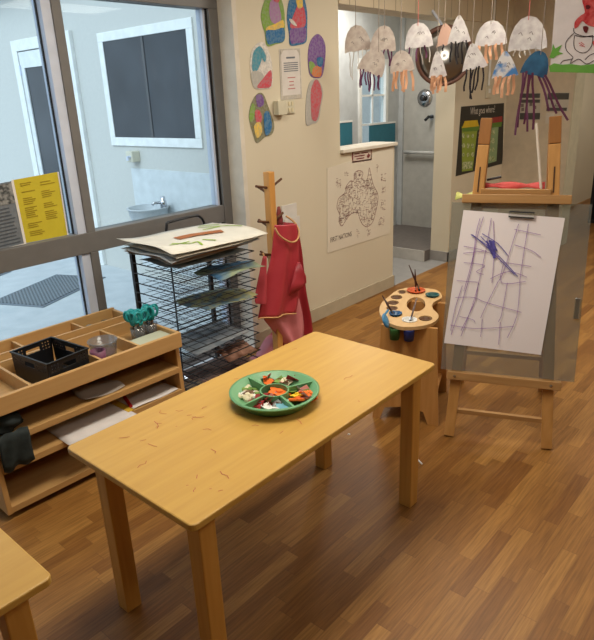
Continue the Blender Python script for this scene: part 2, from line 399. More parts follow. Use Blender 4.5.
obj('waste_pipe', MB().tube([(0, 0, 0), (0, 0, -.2), (.19, 0, -.22)], .025), BRONZE_L, t)
# rubber mats
def mat_rubber():
    m = bpy.data.materials.new('ribbed_rubber'); m.use_nodes = True; nt = m.node_tree; b = nt.nodes['Principled BSDF']
    tc = nt.nodes.new('ShaderNodeTexCoord'); ck = nt.nodes.new('ShaderNodeTexChecker'); ck.inputs['Scale'].default_value = 48
    ck.inputs['Color1'].default_value = rgb(74, 80, 86); ck.inputs['Color2'].default_value = rgb(124, 132, 138)
    nt.links.new(tc.outputs['Object'], ck.inputs[0]); nt.links.new(ck.outputs[0], b.inputs['Base Color']); b.inputs['Roughness'].default_value = .8
    return m
RM = mat_rubber()
for (x, y, L_, W_, ang, lb) in ((2.64, 5.52, .96, .6, 24, 'grey ribbed rubber doormat on the concrete nearest the window post'), (2.25, 6.62, .84, .54, 24, 'grey ribbed rubber doormat farther out, cut by the left edge')):
    t = thing('doormat', lb, 'doormat', (x, y, 0), R(ang), 'doormats outside the glass')
    obj('border', MB().box((-L_/2, -W_/2, 0), (L_/2, W_/2, .008)), mat('mat_border', (120, 128, 136), .8), t, bevel=.003)
    obj('ribbed_field', MB().box((-L_/2+.03, -W_/2+.03, .008), (L_/2-.03, W_/2-.03, .014)), RM, t)

# sheets taped on the glass
YS = YG+.045
def sheet_on(name, corners, m, label, cat, axis=1, val=YS, d=.002, group=None):
    pts = [at(u, v, axis, val) for u, v in corners]
    mb = MB().prism(pts, (0, -d, 0) if axis == 1 else (-d, 0, 0))
    c = base_of(mb); t = thing(name, label, cat, c, group=group)
    obj('sheet', mb, m, t, world=True)
    return t, pts
def quadmap(pts, off):
    tl, tr, br, bl = pts
    return lambda s, q: (tl*(1-s)+tr*s)*(1-q)+(bl*(1-s)+br*s)*q+Vector(off)
YEL = mat('yellow_paper', (206, 188, 52), .7, (196, 178, 48), emit=.0)
t, pts = sheet_on('notice_sheet', [(13, 180), (57, 172), (67, 235), (26, 243)], YEL, 'yellow printed notice sheet taped to the window glass', 'notice')
qm = quadmap(pts, (0, -.004, 0)); g = MB()
for (c0, c1, rows) in ((.12, .48, (.07, .1, .2, .3, .33, .36, .39, .45, .48, .51, .54, .57, .6, .7, .73, .76, .83, .86, .89)), (.56, .9, (.1, .14, .24, .27, .3, .33, .43, .46, .49, .56, .59, .62, .65, .68))):
    for q in rows:
        e = c0+(c1-c0)*random.uniform(.55, 1)
        g.add([qm(c0, q), qm(e, q), qm(e, q+.014), qm(c0, q+.014)], [(0, 1, 2, 3)])
obj('print', g, mat('notice_ink', (164, 142, 34), .7), t, world=True)
for (s0, s1, q0, q1) in ((-.035, 0, -.01, 1.02), (1, 1.03, 0, 1)):
    obj('margin', MB().add([qm(s0, q0), qm(s1, q0), qm(s1, q1), qm(s0, q1)], [(0, 1, 2, 3)]), PAPER, t, world=True)
t, pts = sheet_on('notice_sheet', [(-34, 190), (12, 181), (25, 244), (-20, 255)], mat('grey_print', (128, 134, 140), .7, (106, 112, 120), scale=40), 'grey printed sheet taped on the glass left of the yellow notice', 'notice')
qm = quadmap(pts, (0, -.004, 0)); g = MB()
for q in [.38+.055*i for i in range(11)]:
    e = random.uniform(.8, .95); g.add([qm(.2, q), qm(e, q), qm(e, q+.02), qm(.2, q+.02)], [(0, 1, 2, 3)])
obj('print', g, mat('grey_ink', (84, 90, 98)), t, world=True)
g = MB().add([qm(.1, .02), qm(.97, .02), qm(.97, .33), qm(.1, .33)], [(0, 1, 2, 3)])
obj('photo_print', g, mat('photo_ink', (70, 72, 72), .7, (150, 150, 148), scale=45, contrast=.1), t, world=True)
obj('margin', MB().add([qm(.97, 0), qm(1, 0), qm(1, 1), qm(.97, 1)], [(0, 1, 2, 3)]), PAPER, t, world=True); obj('margin', MB().add([qm(0, .985), qm(1, .985), qm(1, 1.05), qm(0, 1.05)], [(0, 1, 2, 3)]), PAPER, t, world=True)

# ================================================================== MAIN TABLE
TZ = .649
def rounded_rect(x0, y0, x1, y1, r, z, n=5):
    out = []
    for (cx, cy, a0) in ((x1-r, y1-r, 0), (x0+r, y1-r, 90), (x0+r, y0+r, 180), (x1-r, y0+r, 270)):
        for k in range(n+1):
            a = R(a0+90*k/n); out.append(Vector((cx+r*math.cos(a), cy+r*math.sin(a), z)))
    return out
def make_table(label, loc, legspots, marks=None):
    t = thing('activity_table', label, 'table', loc, 0)
    obj('tabletop', MB().prism(rounded_rect(-.615, -.307, .615, .307, .02, TZ-.022), (0, 0, .022)), TABLETOP, t, bevel=.004)
    obj('apron_rail', MB().box((-.5, -.215, TZ-.075), (.5, -.195, TZ-.022)).box((-.5, .195, TZ-.075), (.5, .215, TZ-.022)).box((-.53, -.2, TZ-.075), (-.51, .2, TZ-.022)).box((.51, -.2, TZ-.075), (.53, .2, TZ-.022)), PINE, t)
    for (x, y) in legspots:
        obj('leg', MB().box((x-.029, y-.029, 0), (x+.029, y+.029, TZ-.022)), PINE_Z, t, bevel=.004)
    if marks:
        g = MB()
        for pl in marks: g.strip([Vector((x, y, TZ+.0008)) for x, y in pl], .0024, (0, 0, 1))
        obj('crayon_marks', g, mat('faded_crayon', (178, 100, 76), .8), t)
    return t
TX0, TY0 = .765, 1.06
LS = ((-.53, -.228), (.555, -.232), (-.53, .228), (.555, .228))
marks = []
for i in range(34):
    x = random.uniform(-.55, .55); y = random.uniform(-.26, .26)
    if random.random() < .5: x = random.uniform(-.55, -.1)
    a = random.uniform(0, 6.28); l = random.uniform(.006, .02)
    pl = [(x, y)]
    for k in range(random.choice((1, 2, 3))):
        a += random.uniform(-1.2, 1.2); x += l*math.cos(a); y += l*math.sin(a); pl.append((x, y))
    if all(abs(p[0]) < .58 and abs(p[1]) < .28 for p in pl): marks.append(pl)
make_table('long yellow pine activity table with crayon marks, carrying the green craft tray', (TX0+.6, TY0+.298, 0), LS, marks)
make_table('second yellow pine table, only its corner in at the lower left', (.43-.6, 1.18+.298, 0), ((.54, -.228), (-.53, -.228), (-.53, .228), (.54, .228)))

# ---------------- green craft tray
GREEN = mat('green_plastic', (104, 158, 112), .4, (98, 150, 106), spec=.45)
tc_ = Vector((1.375, 1.35, TZ)); TR = .148
t = thing('craft_tray', 'round green plastic divided tray on the long table', 'tray', tc_)
obj('dish', MB().lathe([(.0, .001), (.122, .001), (.15, .036), (.158, .038), (.158, .043), (.147, .043), (.119, .006), (0, .006)], n=48), GREEN, t, smooth=True)
tg = MB(); tg.lathe([(.046, .006), (.050, .006), (.052, .04), (.047, .04)], n=28, close=True)
angs = []
for (u, v) in ((254, 380), (303, 383.5), (297, 409.5), (242, 406)):
    q = at(u, v, 2, TZ+.04)-tc_; angs.append(math.degrees(math.atan2(q.y, q.x)))
for a in angs:
    a = R(a); d = Vector((math.cos(a), math.sin(a), 0))
    n_ = Vector((-d.y, d.x, 0))*.004
    p0, p1, p2 = d*.05, d*.121, d*.147
    v = []
    for s in (-1, 1):
        o = n_*s; v += [p0+o+Vector((0, 0, .006)), p1+o+Vector((0, 0, .006)), p2+o+Vector((0, 0, .042)), p0+o+Vector((0, 0, .039))]
    tg.add(v, [(0, 1, 2, 3), (7, 6, 5, 4), (0, 4, 5, 1), (1, 5, 6, 2), (2, 6, 7, 3), (3, 7, 4, 0)])
obj('divider', tg, GREEN, t)
def tray_pt(u, v, z=.0): return at(u, v, 2, TZ+z)
C = {'red': mat('red_card', (150, 34, 34), .6), 'orange': mat('orange_felt', (232, 112, 40), .8), 'yellow': mat('yellow_felt', (240, 200, 50), .8), 'blue': mat('pale_blue_card', (120, 178, 196), .6),
     'cream': mat('cream_seed', (214, 204, 172), .6), 'brown': mat('brown_seed', (104, 74, 48), .6), 'white': mat('white_bead', (226, 224, 218), .5), 'green': mat('leaf_green_card', (116, 150, 74), .6), 'grey': mat('grey_card', (160, 168, 168), .6), 'pink': mat('pink_card', (212, 140, 130), .6), 'teal': mat('teal_card', (70, 130, 140), .6)}
CN = {'red': 'dark red', 'orange': 'orange', 'yellow': 'yellow', 'blue': 'pale blue', 'cream': 'cream', 'brown': 'brown', 'white': 'white', 'green': 'green', 'grey': 'grey', 'pink': 'pink', 'teal': 'teal'}
def scrap(px, py, s, col, kind, where, z=.012, rz=None):
    p = tray_pt(px, py, z+.006)
    m = Matrix.Rotation(rz if rz is not None else random.uniform(0, 6.28), 3, 'Z') @ Matrix.Rotation(random.uniform(-.5, .5), 3, 'X') @ Matrix.Rotation(random.uniform(-.5, .5), 3, 'Y')
    g = MB(); s *= 2.0
    if kind == 'paper_scrap':
        n = 5; poly = [Vector((s*random.uniform(.7, 1.1)*math.cos(2*math.pi*k/n), s*random.uniform(.7, 1.1)*math.sin(2*math.pi*k/n), 0)) for k in range(n)]
        poly[0].z = s*.5
        top = [v+Vector((0, 0, .002)) for v in poly]
        g.add(poly+top, [(0, 1, 4), (1, 2, 3, 4), (5, 9, 6), (6, 9, 8, 7)]+[(i, (i+1) % 5, 5+(i+1) % 5, 5+i) for i in range(5)])
    elif kind == 'felt_flower':
        pl = []
        for k in range(20):
            a = 2*math.pi*k/20; r = s*(1+.22*math.cos(5*a)); pl.append(Vector((r*math.cos(a), r*math.sin(a), -.004)))
        g.prism(pl, (0, 0, .006)); g.lathe([(s*.35, .002), (s*.3, .007), (0, .009)], n=10)
    else:
        g.lathe([(0, -s*.4), (s*.5, -s*.3), (s*.75, 0), (s*.5, s*.3), (0, s*.4)], n=8)
    g.v = [m @ v for v in g.v]
    o = obj(kind, g, C[col]); o.location = p
    nm = {'paper_scrap': 'card scrap', 'felt_flower': 'felt flower', 'seed': 'seed'}[kind]
    return tag(o, f'{CN[col]} {nm} lying in the {where} of the green craft tray', nm, f'{CN[col]} {nm}s in the {where} of the craft tray')
W1, W2, W3, W4, W5 = 'left compartment', 'front compartment', 'right compartment', 'back compartment', 'middle cup'
for i in range(40): scrap(random.gauss(247.5, 5.5), random.gauss(393.5, 3.4), .009, random.choice(('cream', 'brown', 'white', 'cream', 'green')), 'seed', W1, z=.004+.008*random.random())
for (x, y, c, s) in ((254, 403, 'red', .017), (262, 400, 'red', .02), (268, 402, 'red', .017), (259, 406, 'red', .014), (267, 408, 'white', .012), (273, 409, 'white', .011), (284, 408, 'blue', .017), (277, 404, 'grey', .011), (275, 398, 'teal', .014), (280, 403, 'brown', .01), (272, 400, 'pink', .012)):
    scrap(x, y, s, c, 'paper_scrap', W2)
for (x, y, c, s, k) in ((298, 399, 'orange', .017, 'felt_flower'), (297, 394.5, 'yellow', .011, 'felt_flower'), (311, 394, 'orange', .012, 'felt_flower'), (305, 392, 'pink', .013, 'paper_scrap'), (300, 390, 'grey', .013, 'paper_scrap'), (293, 391, 'green', .011, 'paper_scrap'), (309, 399, 'brown', .012, 'paper_scrap'), (306, 396, 'grey', .013, 'paper_scrap')):
    scrap(x, y, s, c, k, W3, z=.014)
for (x, y, c, s) in ((265, 378, 'red', .019), (268, 381, 'orange', .014), (292, 380, 'red', .017), (297, 378, 'red', .014), (283, 378, 'cream', .012), (279, 381, 'green', .012), (287, 381, 'cream', .012), (278, 377, 'brown', .01), (284, 382.5, 'pink', .011)):
    scrap(x, y, s, c, 'paper_scrap', W4)
rd = random.Random(11)
for (cx_, cy_, sx_, sy_, cols, wh) in ((266, 403.5, 8, 2.6, ('red', 'red', 'red', 'brown', 'blue', 'white'), W2), (303, 395, 5.5, 3, ('grey', 'pink', 'orange', 'blue', 'green', 'cream'), W3), (281, 379, 8.5, 2, ('cream', 'brown', 'green', 'red', 'pink', 'cream'), W4)):
    for i in range(16): scrap(rd.gauss(cx_, sx_*.7), rd.gauss(cy_, sy_*.7), rd.uniform(.008, .013), rd.choice(cols), 'paper_scrap', wh, z=rd.uniform(.004, .012))
scrap(279, 392, .018, 'orange', 'felt_flower', W5, z=.018); scrap(270, 396, .011, 'red', 'paper_scrap', W5, z=.008); scrap(273, 395, .01, 'pink', 'paper_scrap', W5, z=.008)

# ================================================================== SHELF UNIT
SX, SY, SL, SD = .776, 2.377, .97, .6
srot = R(-1.2)
t = thing('storage_shelf', 'low beech art shelf unit with sorting tray top under the window', 'shelf unit', (SX, SY, 0), srot)
SH = t
ZT = .565
for x in (0, SL-.022):
    obj('side_panel', MB().prism([(x, 0, .03), (x, SD, .03), (x, SD, ZT-.075), (x, .02, ZT-.075)], (.022, 0, 0)), BEECH_Z, t, bevel=.002)
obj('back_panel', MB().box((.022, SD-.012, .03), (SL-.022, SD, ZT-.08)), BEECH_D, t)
for (z, nm) in ((.03, 'shelf'), (.22, 'shelf'), (.345, 'shelf')):
    obj(nm, MB().box((.022, .004, z), (SL-.022, SD-.012, z+.03)), BEECH, t, bevel=.002)
obj('foot', MB().box((.05, .05, 0), (SL-.05, .07, .03)).box((.05, SD-.07, 0), (SL-.05, SD-.05, .03)), BLACKP, t)
# tray: front bay, back bay
TRF = obj('tray_floor', MB().box((-.03, 0, ZT-.08), (SL, SD+.01, ZT-.068)), BEECH, t)
obj('tray_rim', MB().box((-.03, -.012, ZT-.08), (SL, .01, ZT)).box((SL-.018, .01, ZT-.068), (SL, SD, ZT)).box((-.03, SD-.006, ZT-.068), (SL, SD+.012, ZT+.008)).box((-.03, .01, ZT-.068), (-.012, SD-.006, ZT)), BEECH_EDGE, t, bevel=.003)
for y in (.36, .46):
    obj('divider', MB().box((-.012, y, ZT-.068), (SL-.018, y+.014, ZT-.004)), BEECH_EDGE, TRF)
for x in (.2, .53, .735):
    obj('divider', MB().box((x, .01, ZT-.068), (x+.012, .36, ZT-.004)), BEECH_EDGE, TRF)
for x in (.38, .7):
    obj('divider', MB().box((x, .474, ZT-.068), (x+.012, SD-.006, ZT-.004)), BEECH_EDGE, TRF)
def sh(x, y, z): return Vector((SX, SY, 0)) + Matrix.Rotation(srot, 3, 'Z') @ Vector((x, y, z))
TF = ZT-.068
# black plastic basket
bl, bw, bh = .205, .275, .12
t = thing('plastic_basket', 'black slotted plastic basket in the shelf tray', 'basket', sh(.378, .17, TF), srot+R(7))
bk = MB()
def wall_panel(mb, o, ux, L0, H, thick, holes):
    pass
def slotted(L, H, big):
    outl = [(-L/2+.008, 0), (L/2-.008, 0), (L/2, H), (-L/2, H)]
    holes = []
    hw = .035
    holes.append([(-hw, H-.04), (hw, H-.04), (hw, H-.018), (-hw, H-.018)])
    nx = int(L/.017)
    for r_ in range(3):
        z = H-.010-r_*.015
        for k in range(nx):
            x = -L/2+.02+(L-.04)*k/(nx-1)
            if abs(x) < hw+.01 and r_ > -1 and z > H-.05: continue
            holes.append([(x-.0028, z-.0028), (x+.0028, z-.0028), (x+.0028, z+.0028), (x-.0028, z+.0028)])
    return curve_plate(outl, holes, .003)
for (L, org, rz) in ((bl, (0, -bw/2, 0), 0), (bl, (0, bw/2, 0), math.pi), (bw, (bl/2, 0, 0), math.pi/2), (bw, (-bl/2, 0, 0), -math.pi/2)):
    g = slotted(L, bh, True); m = Matrix.Translation(org) @ Matrix.Rotation(rz, 4, 'Z') @ Matrix.Rotation(math.pi/2, 4, 'X')
    g.v = [m @ v for v in g.v]; obj('slotted_side', g, BLACKP, t)
obj('base', MB().box((-bl/2+.008, -bw/2+.008, 0), (bl/2-.008, bw/2-.008, .004)), BLACKP, t)
obj('rim', MB().box((-bl/2-.005, -bw/2-.005, bh), (bl/2+.005, -bw/2+.004, bh+.006)).box((-bl/2-.005, bw/2-.004, bh), (bl/2+.005, bw/2+.005, bh+.006)).box((-bl/2-.005, -bw/2+.004, bh), (-bl/2+.004, bw/2-.004, bh+.006)).box((bl/2-.004, -bw/2+.004, bh), (bl/2+.005, bw/2-.004, bh+.006)), BLACKP, t)
# clear tub, purple cup
CLEAR = glassy('clear_plastic', (222, 226, 230), trans=.86, dif=(206, 208, 212), gloss_rough=.1, fres=.05)
t = thing('plastic_tub', 'clear round plastic tub with a raised rim in the shelf tray', 'tub', sh(.635, .16, TF))
obj('tub_wall', MB().lathe([(.0, .001), (.056, .001), (.066, .085), (.071, .086), (.071, .092), (.064, .092), (.054, .004), (0, .004)]), CLEAR, t, smooth=True)
obj('paint_residue', MB().lathe([(0, .004), (.053, .004), (.057, .03), (0, .032)]), mat('mauve_paint', (150, 120, 122), .6), t)
t = thing('plastic_cup', 'small purple plastic cup beside the black basket', 'cup', sh(.571, .10, TF))
obj('cup_wall', MB().lathe([(0, 0), (.033, 0), (.036, .075), (.032, .075), (.03, .004), (0, .004)]), mat('purple_plastic', (124, 76, 100), .4), t, smooth=True)
# scissors in two clear jars
TEAL = mat('teal_plastic', (40, 160, 162), .35, (30, 148, 152), spec=.5)
jars = []
for i, (x, lb) in enumerate(((.858, 'left clear jar holding teal handled scissors'), (.936, 'right clear jar holding teal handled scissors'))):
    t = thing('scissor_jar', lb, 'jar', sh(x, .2, TF), 0, 'scissor jars in the shelf tray')
    obj('jar_wall', MB().lathe([(0, 0), (.034, 0), (.037, .08), (.034, .08), (.031, .004), (0, .004)]), CLEAR, t, smooth=True); jars.append(sh(x, .2, TF))
def scissors(loc, rz, tilt, lb):
    t = thing('scissors', lb, 'scissors', loc, rz, 'teal scissors standing in jars')
    t.rotation_euler = (tilt[0], tilt[1], rz)
    for s in (-1, 1):
        g = MB().tube([(s*.021+.019*math.cos(a)*1.0, 0, .138+.027*math.sin(a)) for a in [2*math.pi*k/14 for k in range(14)]], .0062, 7, closed=True)
        g.tube([(s*.012, 0, .116), (s*.004, 0, .09)], .0055, 7)
        obj('handle', g, TEAL, t, smooth=True)
        obj('blade', MB().prism([(s*.001, s*.0012, .006), (s*.008, s*.0012, .03), (s*.006, s*.0012, .092), (-s*.003, s*.0012, .092)], (0, s*.001, 0)), CHROME, t)
for j, jp in enumerate(jars):
    for k in range(7):
        a = 2*math.pi*k/6+.4; rr = .022 if k else 0
        scissors(jp+Vector((rr*.55*math.cos(a), rr*.55*math.sin(a), .006)), random.uniform(0, 3.1), (random.uniform(-.1, .1)-.12*math.sin(a)*(k > 0), random.uniform(-.06, .06)), f'teal handled scissors standing blades down in the {"left" if j == 0 else "right"} jar')
# pale board and pieces in tray
single('sponge_board', MB().box((0, 0, 0), (.19, .11, .05), Matrix.Translation(sh(.76, .03, TF)) @ Matrix.Rotation(srot, 4, 'Z')), mat('pale_green_board', (186, 190, 168), .7), 'pale grey-green board lying in front of the scissors jars', 'board', bevel=.003)
single('wood_block', MB().box((0, 0, 0), (.04, .05, .04), Matrix.Translation(sh(.752, .2, TF)) @ Matrix.Rotation(R(15), 4, 'Z')), BEECH_EDGE, 'small wooden block beside the clear tub in the tray', 'block', bevel=.002)
g = MB()
for k in range(5):
    g.lathe([(0, 0), (.022, .006), (.03, .02), (.02, .034), (0, .04)], sh(.74+.045*k, .53+.02*(k % 2), TF), 9)
single('crumpled_foil', g, mat('dark_green_foil', (52, 64, 50), .35, (150, 160, 160), scale=40, contrast=.12), 'crumpled dark green and silver wrapping in the back tray row', 'wrapping')
p = sh(.2, .41, TF)
single('paper_label', MB().box((-.06, -.035, 0), (.06, .035, .008), Matrix.Translation(p) @ Matrix.Rotation(R(10), 4, 'Z')), mat('blue_white_print', (222, 228, 232), .6, (92, 150, 190), scale=22, contrast=.06), 'blue and white printed card lying in the narrow tray row', 'card')
# paper on the shelves
def wavy_sheet(x0, y0, x1, y1, z, amp, seed, nx=10, ny=8):
    rd = random.Random(seed); a, b, c = rd.uniform(3, 7), rd.uniform(4, 9), rd.uniform(0, 6)
    rows = []
    for j in range(ny+1):
        rows.append([Vector((x0+(x1-x0)*i/nx, y0+(y1-y0)*j/ny, z+amp*(.5+.5*math.sin(a*i/nx+b*j/ny+c)))) for i in range(nx+1)])
    return rows
def sheet_thing(name, mb, m, label, cat, group=None, solid=.0015):
    return single(name, mb, m, label, cat, group, smooth=True, solid=solid)
def shrows(rows): return MB().grid([[sh(*p) for p in r] for r in rows])
GREYP = mat('shaded_white_paper', (214, 208, 206), .8)
sheet_thing('paper_sheet', shrows(wavy_sheet(.29, -.05, .64, .45, .2525, .004, 1)), GREYP, 'large white paper sheet sticking out over the middle shelf edge', 'paper')
sheet_thing('paper_sheet', shrows(wavy_sheet(.66, .01, .93, .42, .2525, .006, 2)), GREYP, 'white paper sheet on the middle shelf at its right end', 'paper')
sheet_thing('paper_sheet', shrows(wavy_sheet(.44, .02, .64, .2, .3775, .02, 3)), mat('thin_plastic', (176, 166, 156), .4), 'crumpled translucent sheet on the top shelf under the tray', 'paper')
single('ruler', MB().box((0, 0, 0), (.03, .3, .006), Matrix.Translation(sh(.625, .0, .2515)) @ Matrix.Rotation(srot, 4, 'Z')), mat('yellow_wood', (204, 168, 60), .5), 'yellow ruler lying between the paper sheets on the middle shelf', 'ruler')
single('red_marker', MB().tube([sh(.66, .03, .262), sh(.70, .15, .262)], .009), mat('red_plastic', (176, 30, 34), .4), 'red marker lying beside the yellow ruler on the middle shelf', 'marker')
# dark cloth bag
rows = []
for j in range(9):
    q = j/8; row = []
    for i in range(13):
        a = 2*math.pi*i/12; rr = (.075+.012*math.sin(3*a+j)+.01*math.sin(5*a+2*j))*(math.sin(math.pi*(.12+.8*q))**.6)
        row.append(sh(.085+rr*1.0*math.cos(a), .09+rr*1.25*math.sin(a), .376+.1*q+.006*math.sin(4*a)*q))
    rows.append(row)
g = MB().grid(rows); g.add([rows[-1][i] for i in range(12)], [tuple(range(12))])
BAG = mat('dark_green_cloth', (26, 32, 32), .8, (44, 52, 52), scale=25)
t = thing('cloth_bag', 'crumpled dark green cloth bag on the left of the shelf', 'bag', base_of(g))
obj('body', g, BAG, t, world=True, smooth=True, weld=True)
rows = [[sh(.02+.0118*i, -.004-.012*j*(j < 2)-.012*(j > 1)-.006*math.sin(i*1.3+j), .40-.032*j-.008*math.sin(i*.9)*(j > 2)) for i in range(12)] for j in range(6)]
obj('hanging_flap', MB().grid(rows), BAG, t, world=True, smooth=True, solid=.003)

# ================================================================== DRYING RACK
rx0, rx1, ry0, ry1 = 1.80, 2.345, 2.4, 2.78
t = thing('drying_rack', 'black wire paint drying rack between shelf unit and coat stand', 'rack', ((rx0+rx1)/2, (ry0+ry1)/2, 0))
RK = t
for x in (rx0+.01, rx1-.01):
    obj('post', MB().box((x-.011, ry1-.01, .03), (x+.011, ry1+.012, .93)), BLACKM, t, world=True)
obj('spacer_rod', MB().tube([((rx0+rx1)/2-.02, ry1, .05), ((rx0+rx1)/2-.02, ry1, .9)], .005, 6), BLACKM, t, world=True)
bf = obj('base_frame', MB().tube([(rx0+.01, ry1, .03), (rx0+.01, ry0-.02, .03), (rx1-.01, ry0-.02, .03), (rx1-.01, ry1, .03)], .012, 8), BLACKM, t, world=True)
for (x, y) in ((rx0+.01, ry0-.02), (rx1-.01, ry0-.02), (rx0+.01, ry1), (rx1-.01, ry1)):
    obj('caster', MB().lathe([(0, 0), (.015, 0), (.017, .012), (.012, .026), (0, .028)], (x, y, 0), 12), BLACKP, bf, world=True)
h = [at(u, v, 1, ry1+.1) for u, v in ((166, 240), (166.8, 225), (170, 222), (194, 216), (200, 217), (204, 223), (207, 240))]
obj('top_loop', MB().tube(smooth_open(h, 3), .008, 8), BLACKM, t, world=True, smooth=True)
NL = 15
LV = [.085+.0545*k for k in range(NL)]
for z in LV:
    g = MB()
    g.tube([(rx0, ry1, z), (rx0, ry0, z), (rx1, ry0, z), (rx1, ry1, z)], .0033, 6)
    for k in range(1, 6):
        y = ry0+(ry1-ry0)*k/6; g.tube([(rx0, y, z), (rx1, y, z)], .0017, 5)
    for k in range(1, 7):
        x = rx0+(rx1-rx0)*k/7; g.tube([(x, ry0, z-.003), (x, ry1, z-.003)], .0017, 5)
    obj('wire_shelf', g, BLACKM, t, world=True)
# paintings on the rack levels
def rack_sheet(lev, x0, y0, x1, y1, m, lb, amp=.012, seed=0, dz=.0036):
    x0 -= .05; x1 -= .055; y1 = min(y1-.05, ry1-.03)
    rows = wavy_sheet(x0, y0, x1, y1, LV[lev]+dz+.002, amp, seed)
    return sheet_thing('painted_paper', MB().grid(rows), m, lb, 'painting', 'paintings on the wire rack levels')
def paintm(name, a, b, sc=9, ct=.08): return mat(name, a, .7, b, scale=sc, contrast=ct)
rack_sheet(14, 1.88, 2.42, 2.36, 2.8, paintm('grey_wash', (150, 148, 142), (108, 118, 122)), 'grey washed painting on the topmost wire level', seed=3)
rack_sheet(12, 2.12, 2.38, 2.47, 2.66, paintm('blue_wash', (70, 112, 150), (140, 150, 120), 4), 'blue painting poking out of the upper wire levels', seed=5, amp=.02)
rack_sheet(9, 2.04, 2.41, 2.42, 2.75, paintm('multi_wash', (92, 116, 128), (150, 146, 100), 16, .08), 'blue and yellow speckled painting on the middle wire level', seed=9, amp=.018)
rack_sheet(5, 1.95, 2.43, 2.36, 2.78, paintm('slate_wash', (110, 120, 130), (150, 154, 158)), 'slate grey painting on a lower wire level', seed=13)
rack_sheet(1, 2.02, 2.41, 2.42, 2.76, paintm('brown_wash', (150, 116, 100), (98, 70, 62)), 'brown painting on the bottom wire levels', seed=17)
# the stack of big paintings on top
ztop = LV[-1]+.052
STK = [(1.79, 2.42, 2.36, 2.80, 'grey_sheet', (168, 166, 158), 'grey backed painting at the bottom of the top pile', 21), (1.78, 2.40, 2.37, 2.81, 'orange_edge', (186, 142, 114), 'orange streaked painting in the pile on the rack', 22),
       (1.76, 2.38, 2.38, 2.80, 'bluegrey_sheet', (168, 172, 174), 'blue grey painting in the pile on the rack', 23), (1.79, 2.37, 2.40, 2.83, 'cream_sheet', (210, 204, 190), 'cream painting under the topmost one on the rack', 24)]
def warp(x0, y0, x1, y1, z, seed, amp, lip):
    rows = wavy_sheet(x0, y0, x1, y1, z, amp, seed, 14, 10)
    for j, r_ in enumerate(rows):
        for i, p in enumerate(r_):
            p.z += lip*max(0, 1-(i/14)*3)**2*(.5+.5*j/10) - .03*max(0, (1-j/10)*1.0-.75)*2
    return rows
for k, (x0, y0, x1, y1, nm, c, lb, sd) in enumerate(STK):
    sheet_thing('painted_paper', MB().grid(warp(x0, y0, x1, y1, ztop+.012*k, sd, .008, .0)), mat(nm, c, .8, tuple(x*.88 for x in c), scale=5), lb, 'painting', 'pile of paintings on top of the rack')
rows = warp(1.76, 2.365, 2.43, 2.83, ztop+.05, 30, .010, .03)
mb = MB().grid(rows); c0 = base_of(mb)
t = thing('painted_paper', 'topmost white painting on the rack, brown and green strokes', 'painting', c0, group='pile of paintings on top of the rack')
obj('sheet', mb, mat('topmost_paper', (222, 218, 206), .8), t, world=True, smooth=True, solid=.0015)
def on_top(i, j, dz=.004):
    i0, j0 = min(int(i), 13), min(int(j), 9); a, b = i-i0, j-j0
    return (rows[j0][i0]*(1-a)+rows[j0][i0+1]*a)*(1-b)+(rows[j0+1][i0]*(1-a)+rows[j0+1][i0+1]*a)*b+Vector((0, 0, dz))
for (nm, m, pls, w_) in (('brown_stroke', mat('brown_paint', (172, 106, 62), .7), [[(5.2, 6), (7, 5.8), (9, 5), (10.6, 4.2)]], .07),
                         ('green_stroke', mat('green_paint', (150, 180, 62), .7), [[(10, 8), (12.5, 6), (13.6, 4)], [(9.5, 6.5), (12, 6.2)], [(11, 9), (13, 7.5)], [(3, 4), (4.2, 2.4), (5.4, 2.6), (4.8, 1)], [(6.5, 3), (7.3, 1.6)], [(2, 3), (5, 3.4)]], .014)):
    g = MB()
    for pl in pls: g.strip([on_top(i, j) for i, j in smooth_xy(pl)] if False else [on_top(p.x, p.y) for p in smooth_open([Vector((a, b, 0)) for a, b in pl], 5)], w_, (0, 0, 1))
    obj(nm, g, m, t, world=True)

# ================================================================== COAT STAND AND APRONS
cx, cy = 2.655, 2.55
t = thing('coat_stand', 'wooden peg stand holding red aprons beside the drying rack', 'coat stand', (cx, cy, 0))
obj('post', MB().box((-.024, -.024, .03), (.024, .024, 1.24)), wood('stand_post_z', (206, 154, 86), (186, 130, 66), 2), t, bevel=.003)
obj('base_foot', MB().box((-.2, -.025, 0), (.2, .025, .03)).box((-.025, -.2, 0), (.025, -.025, .03)).box((-.025, .025, 0), (.025, .2, .03)), PINE, t)
for (z, dirs) in ((1.15, ((-1, .0), (0, 1), (1, .0))), (.945, ((-1, 0), (0, 1), (1, 0))), (.745, ((-1, 0), (0, 1)))):
    for (dx, dy) in dirs:
        d = Vector((dx, dy, .22 if dx < 0 else .42)).normalized(); s0 = Vector((dx, dy, 0))*.02
        zz = z-(.0 if dx else .035)
        obj('peg', MB().tube([Vector((0, 0, zz))+s0, Vector((0, 0, zz))+s0+d*.095], .0075, 8), DARKPEG, t)
RED = mat('red_vinyl', (178, 58, 68), .42, (166, 46, 58), scale=8, spec=.5)
PINKL = mat('pink_lining', (206, 128, 132), .6, (196, 112, 120), scale=12)
TRIM = mat('tan_binding', (206, 160, 110), .6)
